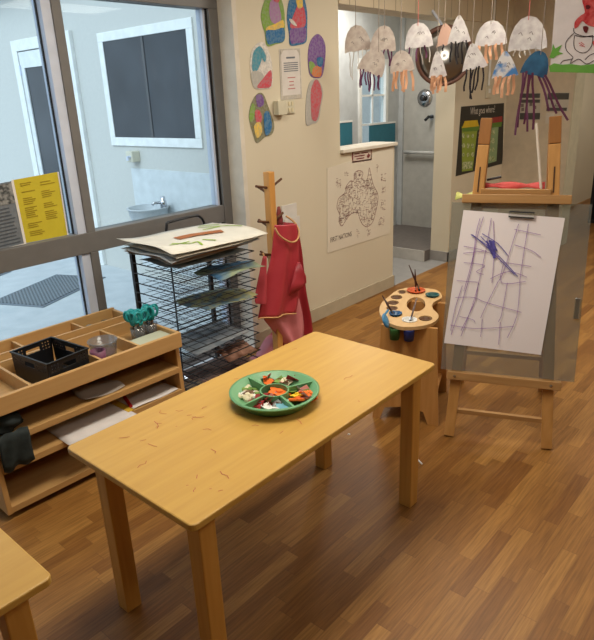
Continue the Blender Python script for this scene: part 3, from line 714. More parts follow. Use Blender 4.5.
def drape(rowspec, y_base, n=15, amp=.02, freq=2.5, ph=0, phv=.0):
    """rowspec: (pixel row, left px, right px); hangs in the plane near y_base with vertical folds"""
    rows = []
    for j, (vl, ul, vr, ur) in enumerate(rowspec):
        a, b = at(ul, vl, 1, y_base), at(ur, vr, 1, y_base); row = []
        for i in range(n):
            s = i/(n-1); p = a.lerp(b, s)
            k = min(1, .25+j/max(1, len(rowspec)-1))
            p.y += amp*k*math.sin(freq*2*math.pi*s+ph+phv*j) - .012*math.sin(math.pi*s)
            row.append(p)
        rows.append(row)
    # refine along the height
    out = []
    cols = [smooth_open([r_[i] for r_ in rows], 4) for i in range(n)]
    for j in range(len(cols[0])): out.append([cols[i][j] for i in range(n)])
    return out
def apron(label, rows, m, lining=None, strap=None, hem=True, extra=()):
    g = MB().grid(rows); t = thing('apron', label, 'apron', base_of(g), group=None)
    obj('apron_cloth', g, m, t, world=True, smooth=True, solid=.003)
    if hem: obj('binding', MB().tube([p+Vector((0, -.003, 0)) for p in rows[-1]], .005, 6), TRIM, t, world=True, smooth=True)
    if strap: obj('neck_strap', MB().tube(smooth_open(strap, 4), .006, 6), TRIM, t, world=True, smooth=True)
    for nm, rr, mm in extra:
        obj(nm, MB().grid(rr), mm, t, world=True, smooth=True, solid=.003)
    return t
def px(u, v, y): return at(u, v, 1, y)
# back apron, pink lining showing
apron('pink lined apron hanging lowest behind the front red one', drape([(262, 276, 262, 288), (290, 268, 290, 297), (315, 264, 312, 303), (326, 270, 330, 305), (345, 286, 343, 303)], 2.53, amp=.014, freq=2, ph=1), PINKL, hem=True)
apron('dark red apron at the right, hanging nearest the wall', drape([(222, 283, 223, 296), (250, 287, 250, 301), (290, 290, 290, 305), (320, 292, 318, 310), (338, 293, 335, 311.5)], 2.585, amp=.014, freq=1.5, ph=2), mat('red_vinyl_dark', (150, 34, 46), .5), hem=True)
apron('folded red apron hanging from the middle peg, tan bound hem', drape([(225, 275, 224, 296), (236, 274, 234, 297), (255, 272, 252, 298), (278, 267, 275, 298), (298, 263, 295, 297), (319, 259, 313, 294)], 2.49, amp=.016, freq=1.6, ph=.6), RED,
      strap=[px(275, 228, 2.465), px(280, 236, 2.455), px(290, 242, 2.455), px(297, 240, 2.47), px(299, 231, 2.5), px(294, 222, 2.53), px(286, 216, 2.555)],
      extra=(('side_flap', [[px(296+1*s, 262, 2.49-.01*s) for s in range(5)], [px(294+3*s, 272+1*s, 2.48-.01*s) for s in range(5)], [px(292+3.6*s, 282+.2*s, 2.475-.008*s) for s in range(5)], [px(289+2.4*s, 296-1.4*s, 2.475-.005*s) for s in range(5)]], RED),))
apron('narrow red apron hanging left of the wooden post', drape([(256, 263, 256, 266), (275, 259, 275, 267), (297, 255, 298, 267.5), (304, 256, 304, 267)], 2.47, amp=.008, freq=1.2), mat('red_vinyl_b', (188, 70, 80), .5), hem=False, strap=[px(264, 257, 2.47), px(263, 253, 2.48)],
      extra=())
single('rolled_apron', MB().lathe([(0, 0), (.034, .004), (.032, .05), (.02, .1), (.012, .13), (0, .132)], px(279, 214, 2.57)-Vector((0, 0, .085)), 9, Matrix.Diagonal((.9, .55, 1))), mat('maroon_cloth', (136, 46, 52), .7, (110, 60, 50), scale=30), 'bunched maroon cloth hooked on the right peg of the stand', 'cloth', smooth=True)
# crumpled apron on the floor against the wall
rows = []
for j in range(9):
    row = []
    for i in range(13):
        s, q = i/12-.5, j/8-.5; r2 = s*s*4+q*q*4
        row.append(Vector((2.74+.36*s, 2.64+.26*q, .006+max(0, 1-r2)*.16+.02*math.sin(9*s+5*q)*math.sin(7*q+1)*max(0, 1.2-r2)+.012*max(0, 1-r2))))
    rows.append(row)
t = thing('apron', 'crumpled pink and red apron lying on the floor by the coat stand', 'apron', (2.74, 2.64, 0))
obj('apron_cloth', MB().grid(rows), RED, t, world=True, smooth=True, solid=.003)
obj('lining', MB().grid([[p+Vector((-.0, 0, .006)) for p in r_[:6]] for r_ in rows]), PINKL, t, world=True, smooth=True, solid=.003)
single('brown_paper_bag', MB().grid([[Vector((2.1+.023*i, 2.41+.03*j, LV[3]+.004+.06*math.sin(math.pi*j/6)*(.6+.4*math.sin(i*1.7)))) for i in range(11)] for j in range(7)]), mat('brown_crumple', (104, 66, 50), .7, (170, 130, 110), scale=14), 'crumpled brown paper low down in the wire rack', 'paper', smooth=True, solid=.003)

# ================================================================== WALL THINGS (back wall)
def wallpoly(mb, pxs, off, d=.0015, sm=0):
    pts = [at(u, v, 1, YW-off) for u, v in pxs]
    if sm: pts = smooth_closed(pts, sm)
    return mb.prism(pts, (0, -d, 0))
def tone(name, c, k=.6): return mat('paint_'+name, c, .75, tuple(x*k+ (255*(1-k)*.6) for x in c), scale=55, contrast=.07, detail=6)
P = {'green': tone('green', (120, 156, 66)), 'blue': tone('blue', (40, 100, 150)), 'purple': tone('purple', (112, 78, 140)), 'red': tone('red', (196, 72, 84)), 'yellow': tone('yellow', (222, 186, 84)), 'teal': tone('teal', (70, 140, 160)), 'grey': tone('grey', (176, 172, 164)), 'white': tone('white', (214, 208, 200)), 'pinkred': tone('pinkred', (190, 84, 92)), 'orange': tone('orange', (206, 116, 64)), 'lilac': tone('lilac', (160, 120, 160)), 'olive': tone('olive', (120, 116, 84))}
def craft(label, outline, base, patches):
    mb = wallpoly(MB(), outline, .002, sm=4); t = thing('painted_cutout', label, 'artwork', base_of(mb), group='painted surfboard cutouts on the wall')
    cu_ = obj('cutout', mb, P[base], t, world=True)
    for k, (col, pl) in enumerate(patches):
        obj(col+'_paint', wallpoly(MB(), pl, .0045+.0006*k, .0004, sm=3), P[col], cu_, world=True)
craft('upper left cutout, green and purple with a blue foot', [(261, 14), (264, 2), (268, -8), (275, -12), (280, -4), (284, 10), (285, 30), (284, 41), (276, 44), (267, 46), (265, 34), (262, 24)], 'green',
      [('lilac', [(270, 2), (277, 0), (280, 10), (281, 20), (275, 24), (270, 18)]), ('yellow', [(267, 27), (275, 24), (283, 20), (284, 27), (276, 30), (267, 31)]), ('blue', [(266, 31), (275, 30), (284, 28), (284, 41), (275, 43), (268, 44)]), ('red', [(272, -8), (278, -6), (279, 2), (274, 1)])])
craft('upper right cutout, pink red with blue edges and yellow tip', [(287, 20), (288, 5), (292, -6), (299, -10), (304, -2), (307, 12), (307, 30), (306, 42), (298, 45), (290, 45), (289, 34)], 'blue',
      [('red', [(294, 14), (300, 2), (305, 12), (305, 26), (296, 28), (290, 27)]), ('yellow', [(296, -3), (301, -4), (303, 6), (298, 8)]), ('purple', [(290, 30), (298, 28), (306, 28), (305, 41), (297, 43), (291, 43)]), ('white', [(289, 19), (293, 20), (297, 26), (292, 24)])])
craft('left cutout, white and teal swirls with a red corner', [(250, 62), (252, 50), (258, 43), (264, 43), (269, 52), (272, 66), (272, 86), (264, 89), (254, 88), (251, 76)], 'white',
      [('teal', [(252, 62), (254, 51), (260, 46), (263, 52), (261, 62), (257, 71), (253, 72)]), ('grey', [(251, 73), (258, 71), (264, 76), (261, 87), (254, 87)]), ('red', [(262, 80), (271, 70), (271, 86), (263, 88), (257, 87)]), ('teal', [(262, 48), (266, 56), (265, 62), (262, 57)])])
craft('purple cutout right of the certificate', [(308, 52), (310, 42), (315, 35), (320, 35), (325, 44), (325, 60), (322, 76), (316, 78), (310, 75), (308, 64)], 'purple',
      [('green', [(309, 62), (314, 63), (316, 70), (311, 74)]), ('orange', [(314, 67), (321, 66), (321, 76), (315, 77), (312, 74)]), ('blue', [(317, 58), (323, 58), (322, 66), (318, 66)])])
craft('lower left cutout, many colours coming to a point', [(249, 118), (251, 104), (257, 94), (263, 94), (268, 106), (274, 124), (272, 134), (265, 137), (257, 143), (253, 134)], 'olive',
      [('green', [(249, 116), (252, 104), (255, 106), (254, 118), (251, 122)]), ('purple', [(256, 96), (262, 95), (264, 104), (258, 107)]), ('red', [(255, 111), (260, 111), (262, 120), (257, 124)]), ('yellow', [(254, 126), (260, 122), (262, 132), (257, 138)]), ('blue', [(264, 114), (269, 112), (272, 126), (269, 134), (265, 134)])])
craft('lower right cutout, plain pinkish red', [(306, 100), (309, 84), (314, 79), (319, 81), (323, 92), (321, 106), (318, 121), (312, 124), (306, 124)], 'grey', [('pinkred', [(311, 90), (315, 80), (319, 82), (322, 93), (320, 106), (317, 120), (312, 119), (311, 106)])])
# certificate
t, pts = sheet_on('certificate', [(279, 49), (300, 48), (302, 98), (281, 100)], mat('certificate_paper', (214, 208, 202), .7), 'white certificate with patterned border between the painted cutouts', 'certificate', val=YW-.002)
qm = quadmap(pts, (0, -.003, 0)); g = MB()
for q, s0, s1, h_ in [(.16, .3, .72, .035)] : g.add([qm(s0, q), qm(s1, q), qm(s1, q+h_), qm(s0, q+h_)], [(0, 1, 2, 3)])
for q in (.27, .31, .35, .39, .43): g.add([qm(.17, q), qm(.85, q), qm(.85, q+.018), qm(.17, q+.018)], [(0, 1, 2, 3)])
obj('print', g, mat('grey_print_ink', (112, 116, 124)), t, world=True)
g = MB()
for q, s0, s1 in ((.56, .33, .7), (.64, .4, .62), (.71, .4, .62), (.78, .33, .68)): g.add([qm(s0, q), qm(s1, q), qm(s1, q+.02), qm(s0, q+.02)], [(0, 1, 2, 3)])
obj('red_print', g, mat('red_print_ink', (186, 120, 118)), t, world=True)
g = MB()
for (s0, s1, q0, q1) in ((.02, .98, .92, .99), (.02, .98, 0.005, .03), (.02, .07, .03, .92), (.93, .98, .03, .92)): g.add([qm(s0, q0), qm(s1, q0), qm(s1, q1), qm(s0, q1)], [(0, 1, 2, 3)])
for s0 in (.02, .8): g.add([qm(s0, .03), qm(s0+.18, .03), qm(s0+(.18 if s0 > .5 else .05), .11), qm(s0+(.13 if s0 > .5 else 0), .11)], [(0, 1, 2, 3)])
obj('border', g, mat('border_ink', (164, 158, 146), .7, (196, 188, 176), scale=60), t, world=True)
# switch plate and thermostat
a = at(273, 101, 1, YW); b_ = at(294, 114, 1, YW)
t = thing('light_switch', 'cream light switch panel under the certificate', 'switch', (a.x, YW, b_.z))
sw, shh = b_.x-a.x, a.z-b_.z
obj('box', MB().box((0, -.045, 0), (sw*.42, 0, shh)), mat('switch_cream', (206, 200, 178), .5), t, bevel=.004)
obj('plate', MB().box((sw*.42, -.012, .005), (sw, 0, shh*1.02)), mat('switch_cream', (206, 200, 178)), t, bevel=.003)
for i in range(3):
    for j in range(2): obj('rocker', MB().box((sw*(.5+.16*i), -.017, .015+shh*.45*j), (sw*(.58+.16*i), -.012, .015+shh*(.45*j+.28))), mat('rocker_cream', (218, 206, 172)), t)
a = at(281, 206, 1, YW); b_ = at(297, 228, 1, YW)
t = thing('leaflet_holder', 'white plastic pocket on the wall behind the coat stand', 'holder', (a.x, YW, b_.z))
obj('back', MB().box((0, -.006, 0), (b_.x-a.x, 0, a.z-b_.z)), mat('pocket_white', (214, 210, 204), .4), t, bevel=.002)
obj('front_lip', MB().box((0, -.03, -.05), (b_.x-a.x, -.024, (a.z-b_.z)*.5)).box((0, -.024, -.05), (b_.x-a.x, 0, -.044)), mat('pocket_white', (214, 210, 204)), t)

# map poster
mc = [(327, 168.5), (393.5, 146.5), (389.6, 233.4), (327.2, 253.3)]
t, pts = sheet_on('map_poster', mc, mat('map_paper', (214, 206, 190), .7, (208, 200, 182), scale=3), 'white wall map of Australia in fine dark print on the half wall', 'map', val=YW-.0015)
def cpx(cx_, cy_): return (325+cx_/7.114, 160+cy_/7.111)     # from the close-up
coast = [(90, 300), (100, 270), (140, 235), (150, 190), (180, 150), (205, 150), (210, 95), (240, 75), (270, 90), (262, 130), (285, 150), (303, 130), (315, 55), (325, 100), (345, 180), (375, 240), (375, 300), (360, 370), (340, 440), (300, 475), (265, 455), (245, 410), (235, 375), (190, 380), (150, 425), (120, 470), (100, 440), (105, 390), (85, 340)]
INK = mat('map_ink', (136, 108, 104), .8, (166, 140, 132), scale=70, contrast=.1)
g = MB(); pl = smooth_closed([at(*cpx(x, y), 1, YW-.0045) for x, y in coast], 3); g.strip(pl+[pl[0]], .006, (0, 1, 0)); obj('coastline', g, INK, t, world=True)
def inside(x, y, poly):
    r_ = False; j = len(poly)-1
    for i in range(len(poly)):
        if (poly[i][1] > y) != (poly[j][1] > y) and x < (poly[j][0]-poly[i][0])*(y-poly[i][1])/(poly[j][1]-poly[i][1])+poly[i][0]: r_ = not r_
        j = i
    return r_
g = MB(); rd = random.Random(3)
def tick(x, y, l, a):
    p = at(*cpx(x, y), 1, YW-.0045); d = Vector((math.cos(a), 0, math.sin(a)))*l
    g.strip([p-d, p+d], .0035, (0, 1, 0))
n_ = 0
while n_ < 620:
    x, y = rd.uniform(80, 380), rd.uniform(60, 480)
    if inside(x, y, coast):
        edge = min(math.hypot(x-cx_, y-cy_) for cx_, cy_ in coast)
        if edge < 45 or rd.random() < .4: tick(x, y, rd.uniform(.006, .016), rd.choice((0, 0, .3, 1.5, 1.2))); n_ += 1
for (x0, y0, x1, y1, n_) in ((80, 130, 115, 190, 16), (395, 95, 430, 150, 20), (400, 190, 430, 235, 14), (395, 280, 430, 355, 22), (380, 400, 420, 465, 22), (300, 490, 320, 540, 12), (140, 75, 180, 110, 8), (225, 490, 240, 545, 6), (370, 30, 380, 85, 6)):
    for k in range(n_): tick(rd.uniform(x0, x1), rd.uniform(y0, y1), rd.uniform(.006, .014), rd.choice((0, 0, 1.5)))
obj('print', g, INK, t, world=True)
o0 = at(*cpx(38, 588), 1, YW-.0045); o1 = at(*cpx(190, 545), 1, YW-.0045)
dd = (o1-o0); dd.z = 0
tm = text_mb('FIRST NATIONS', 1, lambda x, y: Vector((x, y, 0))); wd = max(v.x for v in tm.v)
sc_ = dd.x/wd
tm.v = [o0+Vector((v.x*sc_, 0, v.y*sc_*1.4)) for v in tm.v]
obj('lettering', tm, mat('map_title_ink', (84, 66, 62)), t, world=True)
# sign above the map
t, pts = sheet_on('wall_sign', [(352, 150.8), (371.5, 148.2), (371.5, 160.2), (352, 163)], mat('sign_border', (128, 66, 66), .6), 'small white sign with dark red border above the map', 'sign', val=YW-.0015)
qm = quadmap(pts, (0, -.003, 0))
obj('face', MB().add([qm(.05, .13), qm(.95, .13), qm(.95, .87), qm(.05, .87)], [(0, 1, 2, 3)]), mat('sign_face', (206, 190, 176), .6), t, world=True)
qm = quadmap(pts, (0, -.0045, 0)); g = MB()
for q, s0, s1 in ((.24, .1, .35), (.24, .45, .8), (.45, .1, .62), (.66, .2, .6)): g.add([qm(s0, q), qm(s1, q), qm(s1, q+.09), qm(s0, q+.09)], [(0, 1, 2, 3)])
g.add([qm(.82, .35), qm(.9, .55), qm(.86, .75), qm(.76, .75), qm(.73, .58)], [(0, 1, 2, 3, 4)])
obj('print', g, mat('sign_ink', (120, 58, 60)), t, world=True)

# bin sorting poster
def wpx(x, y): return (450+x/7.108, 95+y/7.111)
bc = [wpx(79, 83), wpx(383, 57), wpx(372, 488), wpx(40, 578)]
t, pts = sheet_on('poster', bc, mat('poster_black', (54, 52, 46), .6), 'dark poster of two green rubbish bins behind the easel post', 'poster', val=YW-.0015)
def bp(pl, nm, m, lv=0, sm=0): obj(nm, wallpoly(MB(), [wpx(*p) for p in pl], .004+.001*lv, .0005, sm=sm), m, t, world=True)
BG = mat('bin_green', (142, 160, 62), .6); BG2 = mat('bin_green_dark', (96, 130, 50), .6)
bp([(85, 250), (195, 245), (160, 535), (85, 545)], 'bin_body', BG)
bp([(78, 225), (210, 215), (208, 245), (190, 256), (90, 262)], 'bin_rim', BG2, 1)
bp([(105, 185), (195, 178), (205, 222), (85, 235)], 'yellow_lid', mat('lid_yellow', (206, 176, 44), .6), 2)
bp([(255, 235), (345, 222), (330, 470), (245, 495)], 'bin_body', mat('bin_pale_green', (140, 164, 120), .6))
bp([(250, 205), (370, 190), (365, 225), (252, 238)], 'bin_rim', BG2, 1)
bp([(275, 165), (372, 150), (372, 190), (262, 205)], 'red_lid', mat('lid_red', (150, 56, 52), .6), 2)
BPM = mat('bin_print', (196, 200, 160), .6, (120, 140, 80), scale=60, contrast=.1); g = MB(); rd = random.Random(5)
for (x0, x1, ys) in ((95, 180, (290, 360, 425)), (262, 320, (265, 325, 390, 450))):
    for y in ys:
        for k in range(3):
            x = x0+(x1-x0)*k/2.6; s = rd.uniform(11, 15)
            obj('bin_picture', wallpoly(MB(), [wpx(x+s*math.cos(a)*rd.uniform(.7, 1), y+1.6*s*math.sin(a)*rd.uniform(.7, 1)) for a in [R(60*i) for i in range(6)]], .0065, .0005), BPM, t, world=True)
wallpoly(g, [wpx(90, 478), wpx(160, 470), wpx(158, 520), wpx(90, 530)], .0065, .0005)
obj('bin_picture', g, mat('bin_print', (196, 200, 160), .6, (120, 140, 80), scale=60, contrast=.1), t, world=True)
for y in (235, 265, 295, 325, 350, 380, 420, 450):
    g = wallpoly(MB(), [wpx(198+8*rd.random(), y), wpx(240-8*rd.random(), y-4), wpx(240, y+5), wpx(198, y+9)], .0045, .0005)
    obj('print', g, mat('poster_grey_ink', (120, 112, 104)), t, world=True)
tm = text_mb('What goes where?', 1, lambda x, y: Vector((x, y, 0))); wd = max(v.x for v in tm.v)
o0 = at(*wpx(143, 140), 1, YW-.0045); o1 = at(*wpx(318, 125), 1, YW-.0045); sc_ = (o1.x-o0.x)/wd
tm.v = [o0+Vector((v.x*sc_, 0, v.y*sc_*1.3)) for v in tm.v]
obj('lettering', tm, mat('poster_text', (206, 200, 188)), t, world=True)
a = at(488, 93, 1, YW); t = thing('wall_socket', 'small cream socket above the bin poster', 'socket', (a.x, YW, a.z-.05))
obj('plate', MB().box((-.06, -.012, 0), (.06, 0, .12)), mat('switch_cream', (206, 200, 178)), t, bevel=.004)
obj('rocker', MB().box((-.02, -.018, .05), (.02, -.012, .09)), WHITE, t)
tag(obj('power_cable', MB().tube([(a.x-.02, YW-.012, a.z+.07), (a.x-.02, YW-.012, 2.24), (a.x-.02, YW-.02, 2.25), (a.x-.02, YW-.02, 2.7)], .012, 8), WHITE), 'white cable duct running up the wall from the socket', 'cable')

# recycling signs on the right wall (plane X = XR)
def rpx(x, y): return (500+x/4.926, y/4.923)
def rpoly(mb, pl, off=.002, d=.0006): return mb.prism([at(*rpx(x, y), 0, XR-off) for x, y in pl], (-d, 0, 0))
DKG = mat('sign_dark_grey', (82, 80, 76), .6); PALE = mat('sign_pale', (190, 184, 172), .6)
g = rpoly(MB(), [(97, 458), (200, 458), (196, 590), (90, 592)]); t = thing('recycling_sign', 'left recycling sign with three dark bands on the end wall', 'sign', base_of(g), group='recycling signs on the end wall'); obj('sheet', g, PALE, t, world=True)
g = MB()
for (y0, y1) in ((460, 482), (490, 506), (556, 588)): rpoly(g, [(99, y0), (198, y0), (196, y1), (96, y1)], .0035)
obj('dark_band', g, DKG, t, world=True)
g = MB()
for (x, y) in ((103, 520), (145, 515), (165, 530), (105, 540)): rpoly(g, [(x, y-8), (x+14, y-10), (x+14, y+6), (x, y+8)], .0035)
obj('symbol', g, mat('sign_symbol', (120, 110, 104)), t, world=True)
g = rpoly(MB(), [(235, 456), (342, 456), (335, 548), (228, 548)]); t = thing('recycling_sign', 'right recycling sign with a triangle symbol on the end wall', 'sign', base_of(g), group='recycling signs on the end wall'); obj('sheet', g, PALE, t, world=True)
g = rpoly(MB(), [(237, 458), (341, 458), (338, 490), (234, 490)], .0035); rpoly(g, [(230, 530), (330, 530), (328, 546), (228, 546)], .0035); obj('dark_band', g, DKG, t, world=True)
g = MB(); tri = [(270, 522), (285, 496), (298, 522)]
pl = [at(*rpx(x, y), 0, XR-.004) for x, y in tri]; g.tube(pl, .006, 6, closed=True); obj('triangle_symbol', g, DKG, t, world=True)
g = rpoly(MB(), [(228, 555), (268, 553), (266, 606), (222, 608)]); single('paper_notice', g, mat('faint_paper', (206, 198, 186), .7), 'faint pale paper below the right recycling sign', 'notice')

# bathroom fittings
a = at(425, 98, 0, BX)
t = thing('shower_valve', 'round chrome shower valve on the bathroom wall', 'valve', (BX, a.y, a.z-.09))
mx = Matrix.Rotation(-math.pi/2, 3, 'Y')
obj('plate', MB().lathe([(0, 0), (.095, 0), (.09, .015), (.04, .02), (0, .02)], (0, 0, .09), 28, mx), CHROME, t, smooth=True)
obj('knob', MB().lathe([(.03, .02), (.035, .06), (.02, .07), (0, .07)], (0, 0, .09), 20, mx), mat('dark_chrome', (70, 72, 76), .2, metal=.8), t, smooth=True)
a = at(432, 117, 0, BX)
t = thing('wall_tap', 'small dark tap low beside the shower valve', 'tap', (BX, a.y, a.z-.03))
obj('spout', MB().tube([(0, 0, .03), (-.08, 0, .035), (-.12, .02, .0)], .016), mat('dark_chrome', (70, 72, 76)), t, smooth=True)
obj('flange', MB().lathe([(0, 0), (.03, 0), (.028, .01), (0, .01)], (0, 0, .03), 16, mx), CHROME, t)
a = at(404, 152, 0, BX-.06); b_ = at(440, 156.5, 0, BX-.06)
t = thing('grab_rail', 'white grab rail across the shower wall', 'rail', (BX, (a.y+b_.y)/2, a.z))
obj('bar', MB().tube([(BX-.07, a.y, a.z), (BX-.07, b_.y, a.z)], .02, 10), mat('rail_white', (206, 206, 204), .3), t, world=True, smooth=True)
for y in (a.y-.03, b_.y+.05): obj('bracket', MB().tube([(BX, y, a.z), (BX-.07, y, a.z)], .014, 8), CHROME, t, world=True)
a = at(444, 56, 1, 2.74)
t = thing('round_mirror', 'round convex mirror with brown rim hung from the bulkhead among the jellyfish', 'mirror', a)
fwd = Vector((-.78, -.6, -.14)).normalized()
sx_ = fwd.cross(Vector((0, 0, 1))).normalized(); sy_ = sx_.cross(fwd)
mm = Matrix((sx_, sy_, fwd)).transposed()
rm_ = obj('glass', MB().lathe([(.215, -.005), (.215, .008), (.16, .024), (.08, .034), (0, .037)], (0, 0, 0), 40, mm), mat('convex_mirror', (140, 138, 134), .28, metal=.9), t, smooth=True)
obj('rim', MB().lathe([(.21, -.02), (.238, -.02), (.242, .008), (.232, .022), (.21, .02)], (0, 0, 0), 40, mm, close=True), mat('mirror_rim', (112, 80, 70), .4), t, smooth=True)
obj('bracket', MB().tube([-fwd*.02, -fwd*.04+Vector((0, .03, .25)), Vector((0, YW-.013-a.y, .36))], .012, 8), BRONZE_L, t)
TEALB = mat('teal_board', (52, 116, 136), .6)
for (u0, u1, v0, v1, lb) in ((330, 352.5, 124, 146, 'left teal notice board on the bathroom wall beside the window'), (369.5, 395, 125.5, 147, 'right teal notice board on the bathroom wall above the half wall')):
    a = at(u0, v0, 1, BY-.03); b_ = at(u1, v1, 1, BY-.03)
    a.z = min(a.z, 1.2) if False else a.z
    t = thing('teal_board', lb, 'board', ((a.x+b_.x)/2, BY, b_.z), group='teal boards in the bathroom')
    obj('panel', MB().box((a.x, BY-.03, b_.z), (b_.x, BY-.022, a.z)), TEALB, t, world=True)
    obj('frame', MB().box((a.x, BY-.034, a.z), (b_.x, BY-.022, a.z+.02)), WHITE, t, world=True)
single('wall_phone', MB().box((-.05, -.03, 0), (.05, 0, .14), Matrix.Translation((3.96, BY, 1.27))), mat('dark_brown_plastic', (70, 56, 50), .5), 'dark wall box low at the left of the bathroom opening', 'wall box', bevel=.005)

# ================================================================== PALETTE STAND
PZ = .56
rot = math.atan2(-.927, .375)       # local x = across, local y = away from camera
t = thing('palette_stand', 'plywood stand with a palette shaped top full of holes by the easel', 'stand', (2.70, 1.575, 0), rot)
PS = t
psm = Matrix.Translation((2.70, 1.575, 0)) @ Matrix.Rotation(rot, 4, 'Z')
psi = psm.inverted()
def pl(u, v, z=PZ): q = psi @ at(u, v, 2, z); return (q.x, q.y)
outline = [pl(*p) for p in ((379.5, 312), (381, 304), (388, 297), (398, 290), (410, 287.5), (424, 288), (435, 289.5), (440.5, 293), (442, 297), (438.5, 299.5), (434, 302), (432, 306), (434, 310), (438, 314), (438, 318), (433, 322.5), (424, 325.5), (412, 326.8), (400, 326.5), (390, 323), (383, 318.5))]
outline = [(p.x, p.y) for p in smooth_closed([Vector((x, y, 0)) for x, y in outline], 3)]
def hole(u, v, ru, rv):
    return [pl(u+ru*math.cos(2*math.pi*k/16), v+rv*math.sin(2*math.pi*k/16)) for k in range(16)]
HL = [(402, 291.8, 4.2, 2.0), (396.5, 297, 6, 2.3), (393, 302.5, 6, 2.3), (392, 308, 6, 2.3), (425.5, 318.3, 7, 2.8), (416, 304.3, 9.5, 7.2), (395.5, 314, 6, 3.2), (409.5, 320, 6, 2.8), (432.5, 295, 5.5, 3), (416, 290.5, 6, 2)]
g = curve_plate(outline, [hole(*h_) for h_ in HL], .018); g.v = [v+Vector((0, 0, PZ-.009)) for v in g.v]
obj('palette_top', g, wood('palette_ply', (208, 172, 122), (196, 158, 106), 1), t)
# legs: two end boards with an arched foot, and a stretcher
def foot_board(y, thick):
    pts = [(-.18, 0), (-.14, 0), (-.115, .07), (.0, .09), (.09, .07), (.115, 0), (.17, 0), (.155, .3), (.145, PZ-.018), (-.135, PZ-.018), (-.15, .3)]
    g = curve_plate(pts, [], thick)
    g.v = [Vector((v.x, y+v.z, v.y)) for v in g.v]; return g
obj('end_board', foot_board(-.2, .018), STAND_W, t); obj('end_board', foot_board(.2, .018), STAND_W, t)
obj('stretcher', MB().box((-.012, -.19, .12), (.012, .19, .3)).box((-.14, -.19, .1), (.14, .19, .118)), STAND_W, t)
# pots
def pot(loc_uv, r, h_, zr, m, label, brush=None, inner=None, grp='paint pots in the palette stand'):
    p = at(loc_uv[0], loc_uv[1], 2, PZ+zr)
    b = thing('paint_pot', label, 'paint pot', (p.x, p.y, PZ+zr-h_), group=grp)
    obj('pot_wall', MB().lathe([(0, 0), (r*.82, 0), (r*.9, h_*.9), (r*1.08, h_*.92), (r*1.08, h_), (r*.88, h_), (r*.8, .004), (0, .004)], n=22), m, b, smooth=True)
    obj('paint', MB().lathe([(0, h_*.6), (r*.84, h_*.6), (r*.84, h_*.64), (0, h_*.64)], n=20), inner or m, b)
    return Vector((p.x, p.y, PZ+zr))
BLUEP = mat('blue_pot', (34, 84, 130), .35, spec=.5); DKTEAL = mat('dark_teal_pot', (22, 84, 84), .35, spec=.5); ORNP = mat('orange_pot', (206, 92, 44), .4); WHP = mat('white_pot', (226, 226, 222), .35); GRP = mat('green_pot', (52, 98, 50), .4); NAVY = mat('navy_pot', (40, 54, 120), .4); BRP = mat('brown_pot', (104, 72, 48), .5)
pb = pot((395.5, 312.5), .032, .06, .012, BLUEP, 'blue paint pot at the left front of the palette stand')
pw = pot((409.5, 319), .036, .085, .006, WHP, 'white topped paint pot at the front of the palette', inner=WHP)
pt = pot((432.5, 294), .036, .075, .012, DKTEAL, 'dark teal paint pot at the right rim of the palette')
po = pot((416, 289.5), .05, .05, .012, ORNP, 'wide orange paint pot at the back of the palette')
for i, (h_, lb) in enumerate(zip(HL[:5], ('empty brown pot in the rearmost left hole', 'empty brown pot in the second left hole', 'empty brown pot in the third left hole', 'empty brown pot in the fourth left hole', 'empty brown pot in the front right hole'))):
    pot((h_[0], h_[1]), .026, .06, -.004, BRP, lb, grp='brown pots sunk in the palette holes')
a = at(394.5, 326, 2, PZ-.03); b_ = at(409, 330, 2, PZ-.03)
# lower bodies of the pots that hang below the top
for (u, v, m, lb, nm) in ((394.8, 330.5, GRP, 'dark green pot hanging below the palette top', 'paint_pot'), (409, 333, NAVY, 'navy blue pot hanging below the palette top', 'paint_pot')):
    q = onplane(u, v, psm @ Vector((0, -.238, 0)), psm.to_3x3() @ Vector((0, 1, 0)))
    t2 = thing('paint_pot', lb, 'paint pot', (q.x, q.y, PZ-.019-.06), group='paint pots in the palette stand')
    obj('pot_wall', MB().lathe([(0, 0), (.024, 0), (.027, .054), (.027, .06), (.024, .06), (.021, .004), (0, .004)], n=20), m, t2, smooth=True)
q = onplane(385, 321, psm @ Vector((0, -.27, 0)), psm.to_3x3() @ Vector((0, 1, 0)))
t2 = thing('pot_lid', 'blue flip lid hanging off the left edge of the palette', 'lid', q)
mm = Matrix.Rotation(R(40), 3, 'Y') @ Matrix.Rotation(R(60), 3, 'X')
obj('disc', MB().lathe([(0, 0), (.036, 0), (.038, .006), (.03, .01), (0, .01)], (0, 0, 0), 24, mm), mat('mid_blue_plastic', (70, 132, 172), .35), t2, smooth=True)
obj('hinge', MB().tube([mm @ Vector((0, .036, .004)), mm @ Vector((0, .036, .004))+Vector((.03, .0, .015))], .006, 6), mat('mid_blue_plastic', (70, 132, 172)), t2)
def brush(base, tip, label, hm):
    b = thing('paintbrush', label, 'paintbrush', base, group='brushes standing in the palette pots'); base, tip = Vector(base), Vector(tip); d = (tip-base)
    obj('handle', MB().tube([d*.28, d*.6, d], [.0045, .006, .0025], 8), hm, b, smooth=True)
    obj('ferrule', MB().tube([d*.16, d*.28], .0055, 8), CHROME, b)
    obj('bristles', MB().tube([d*.0, d*.16], [.003, .006], 8), BLACKP, b)
HB = mat('brush_dark_brown', (70, 44, 36), .4)
brush(po+Vector((.0, 0, -.025)), po+Vector((.0, .01, .12)), 'upright dark paintbrush standing in the orange pot', HB)
brush(po+Vector((.02, -.02, -.025)), po+Vector((.015, .06, .135)), 'leaning dark paintbrush in the orange pot, tilted left', HB)
brush(pw+Vector((0, 0, -.03)), pw+Vector((.1, .02, .08)), 'paintbrush leaning out of the white pot', mat('brush_grey', (120, 104, 100), .4))
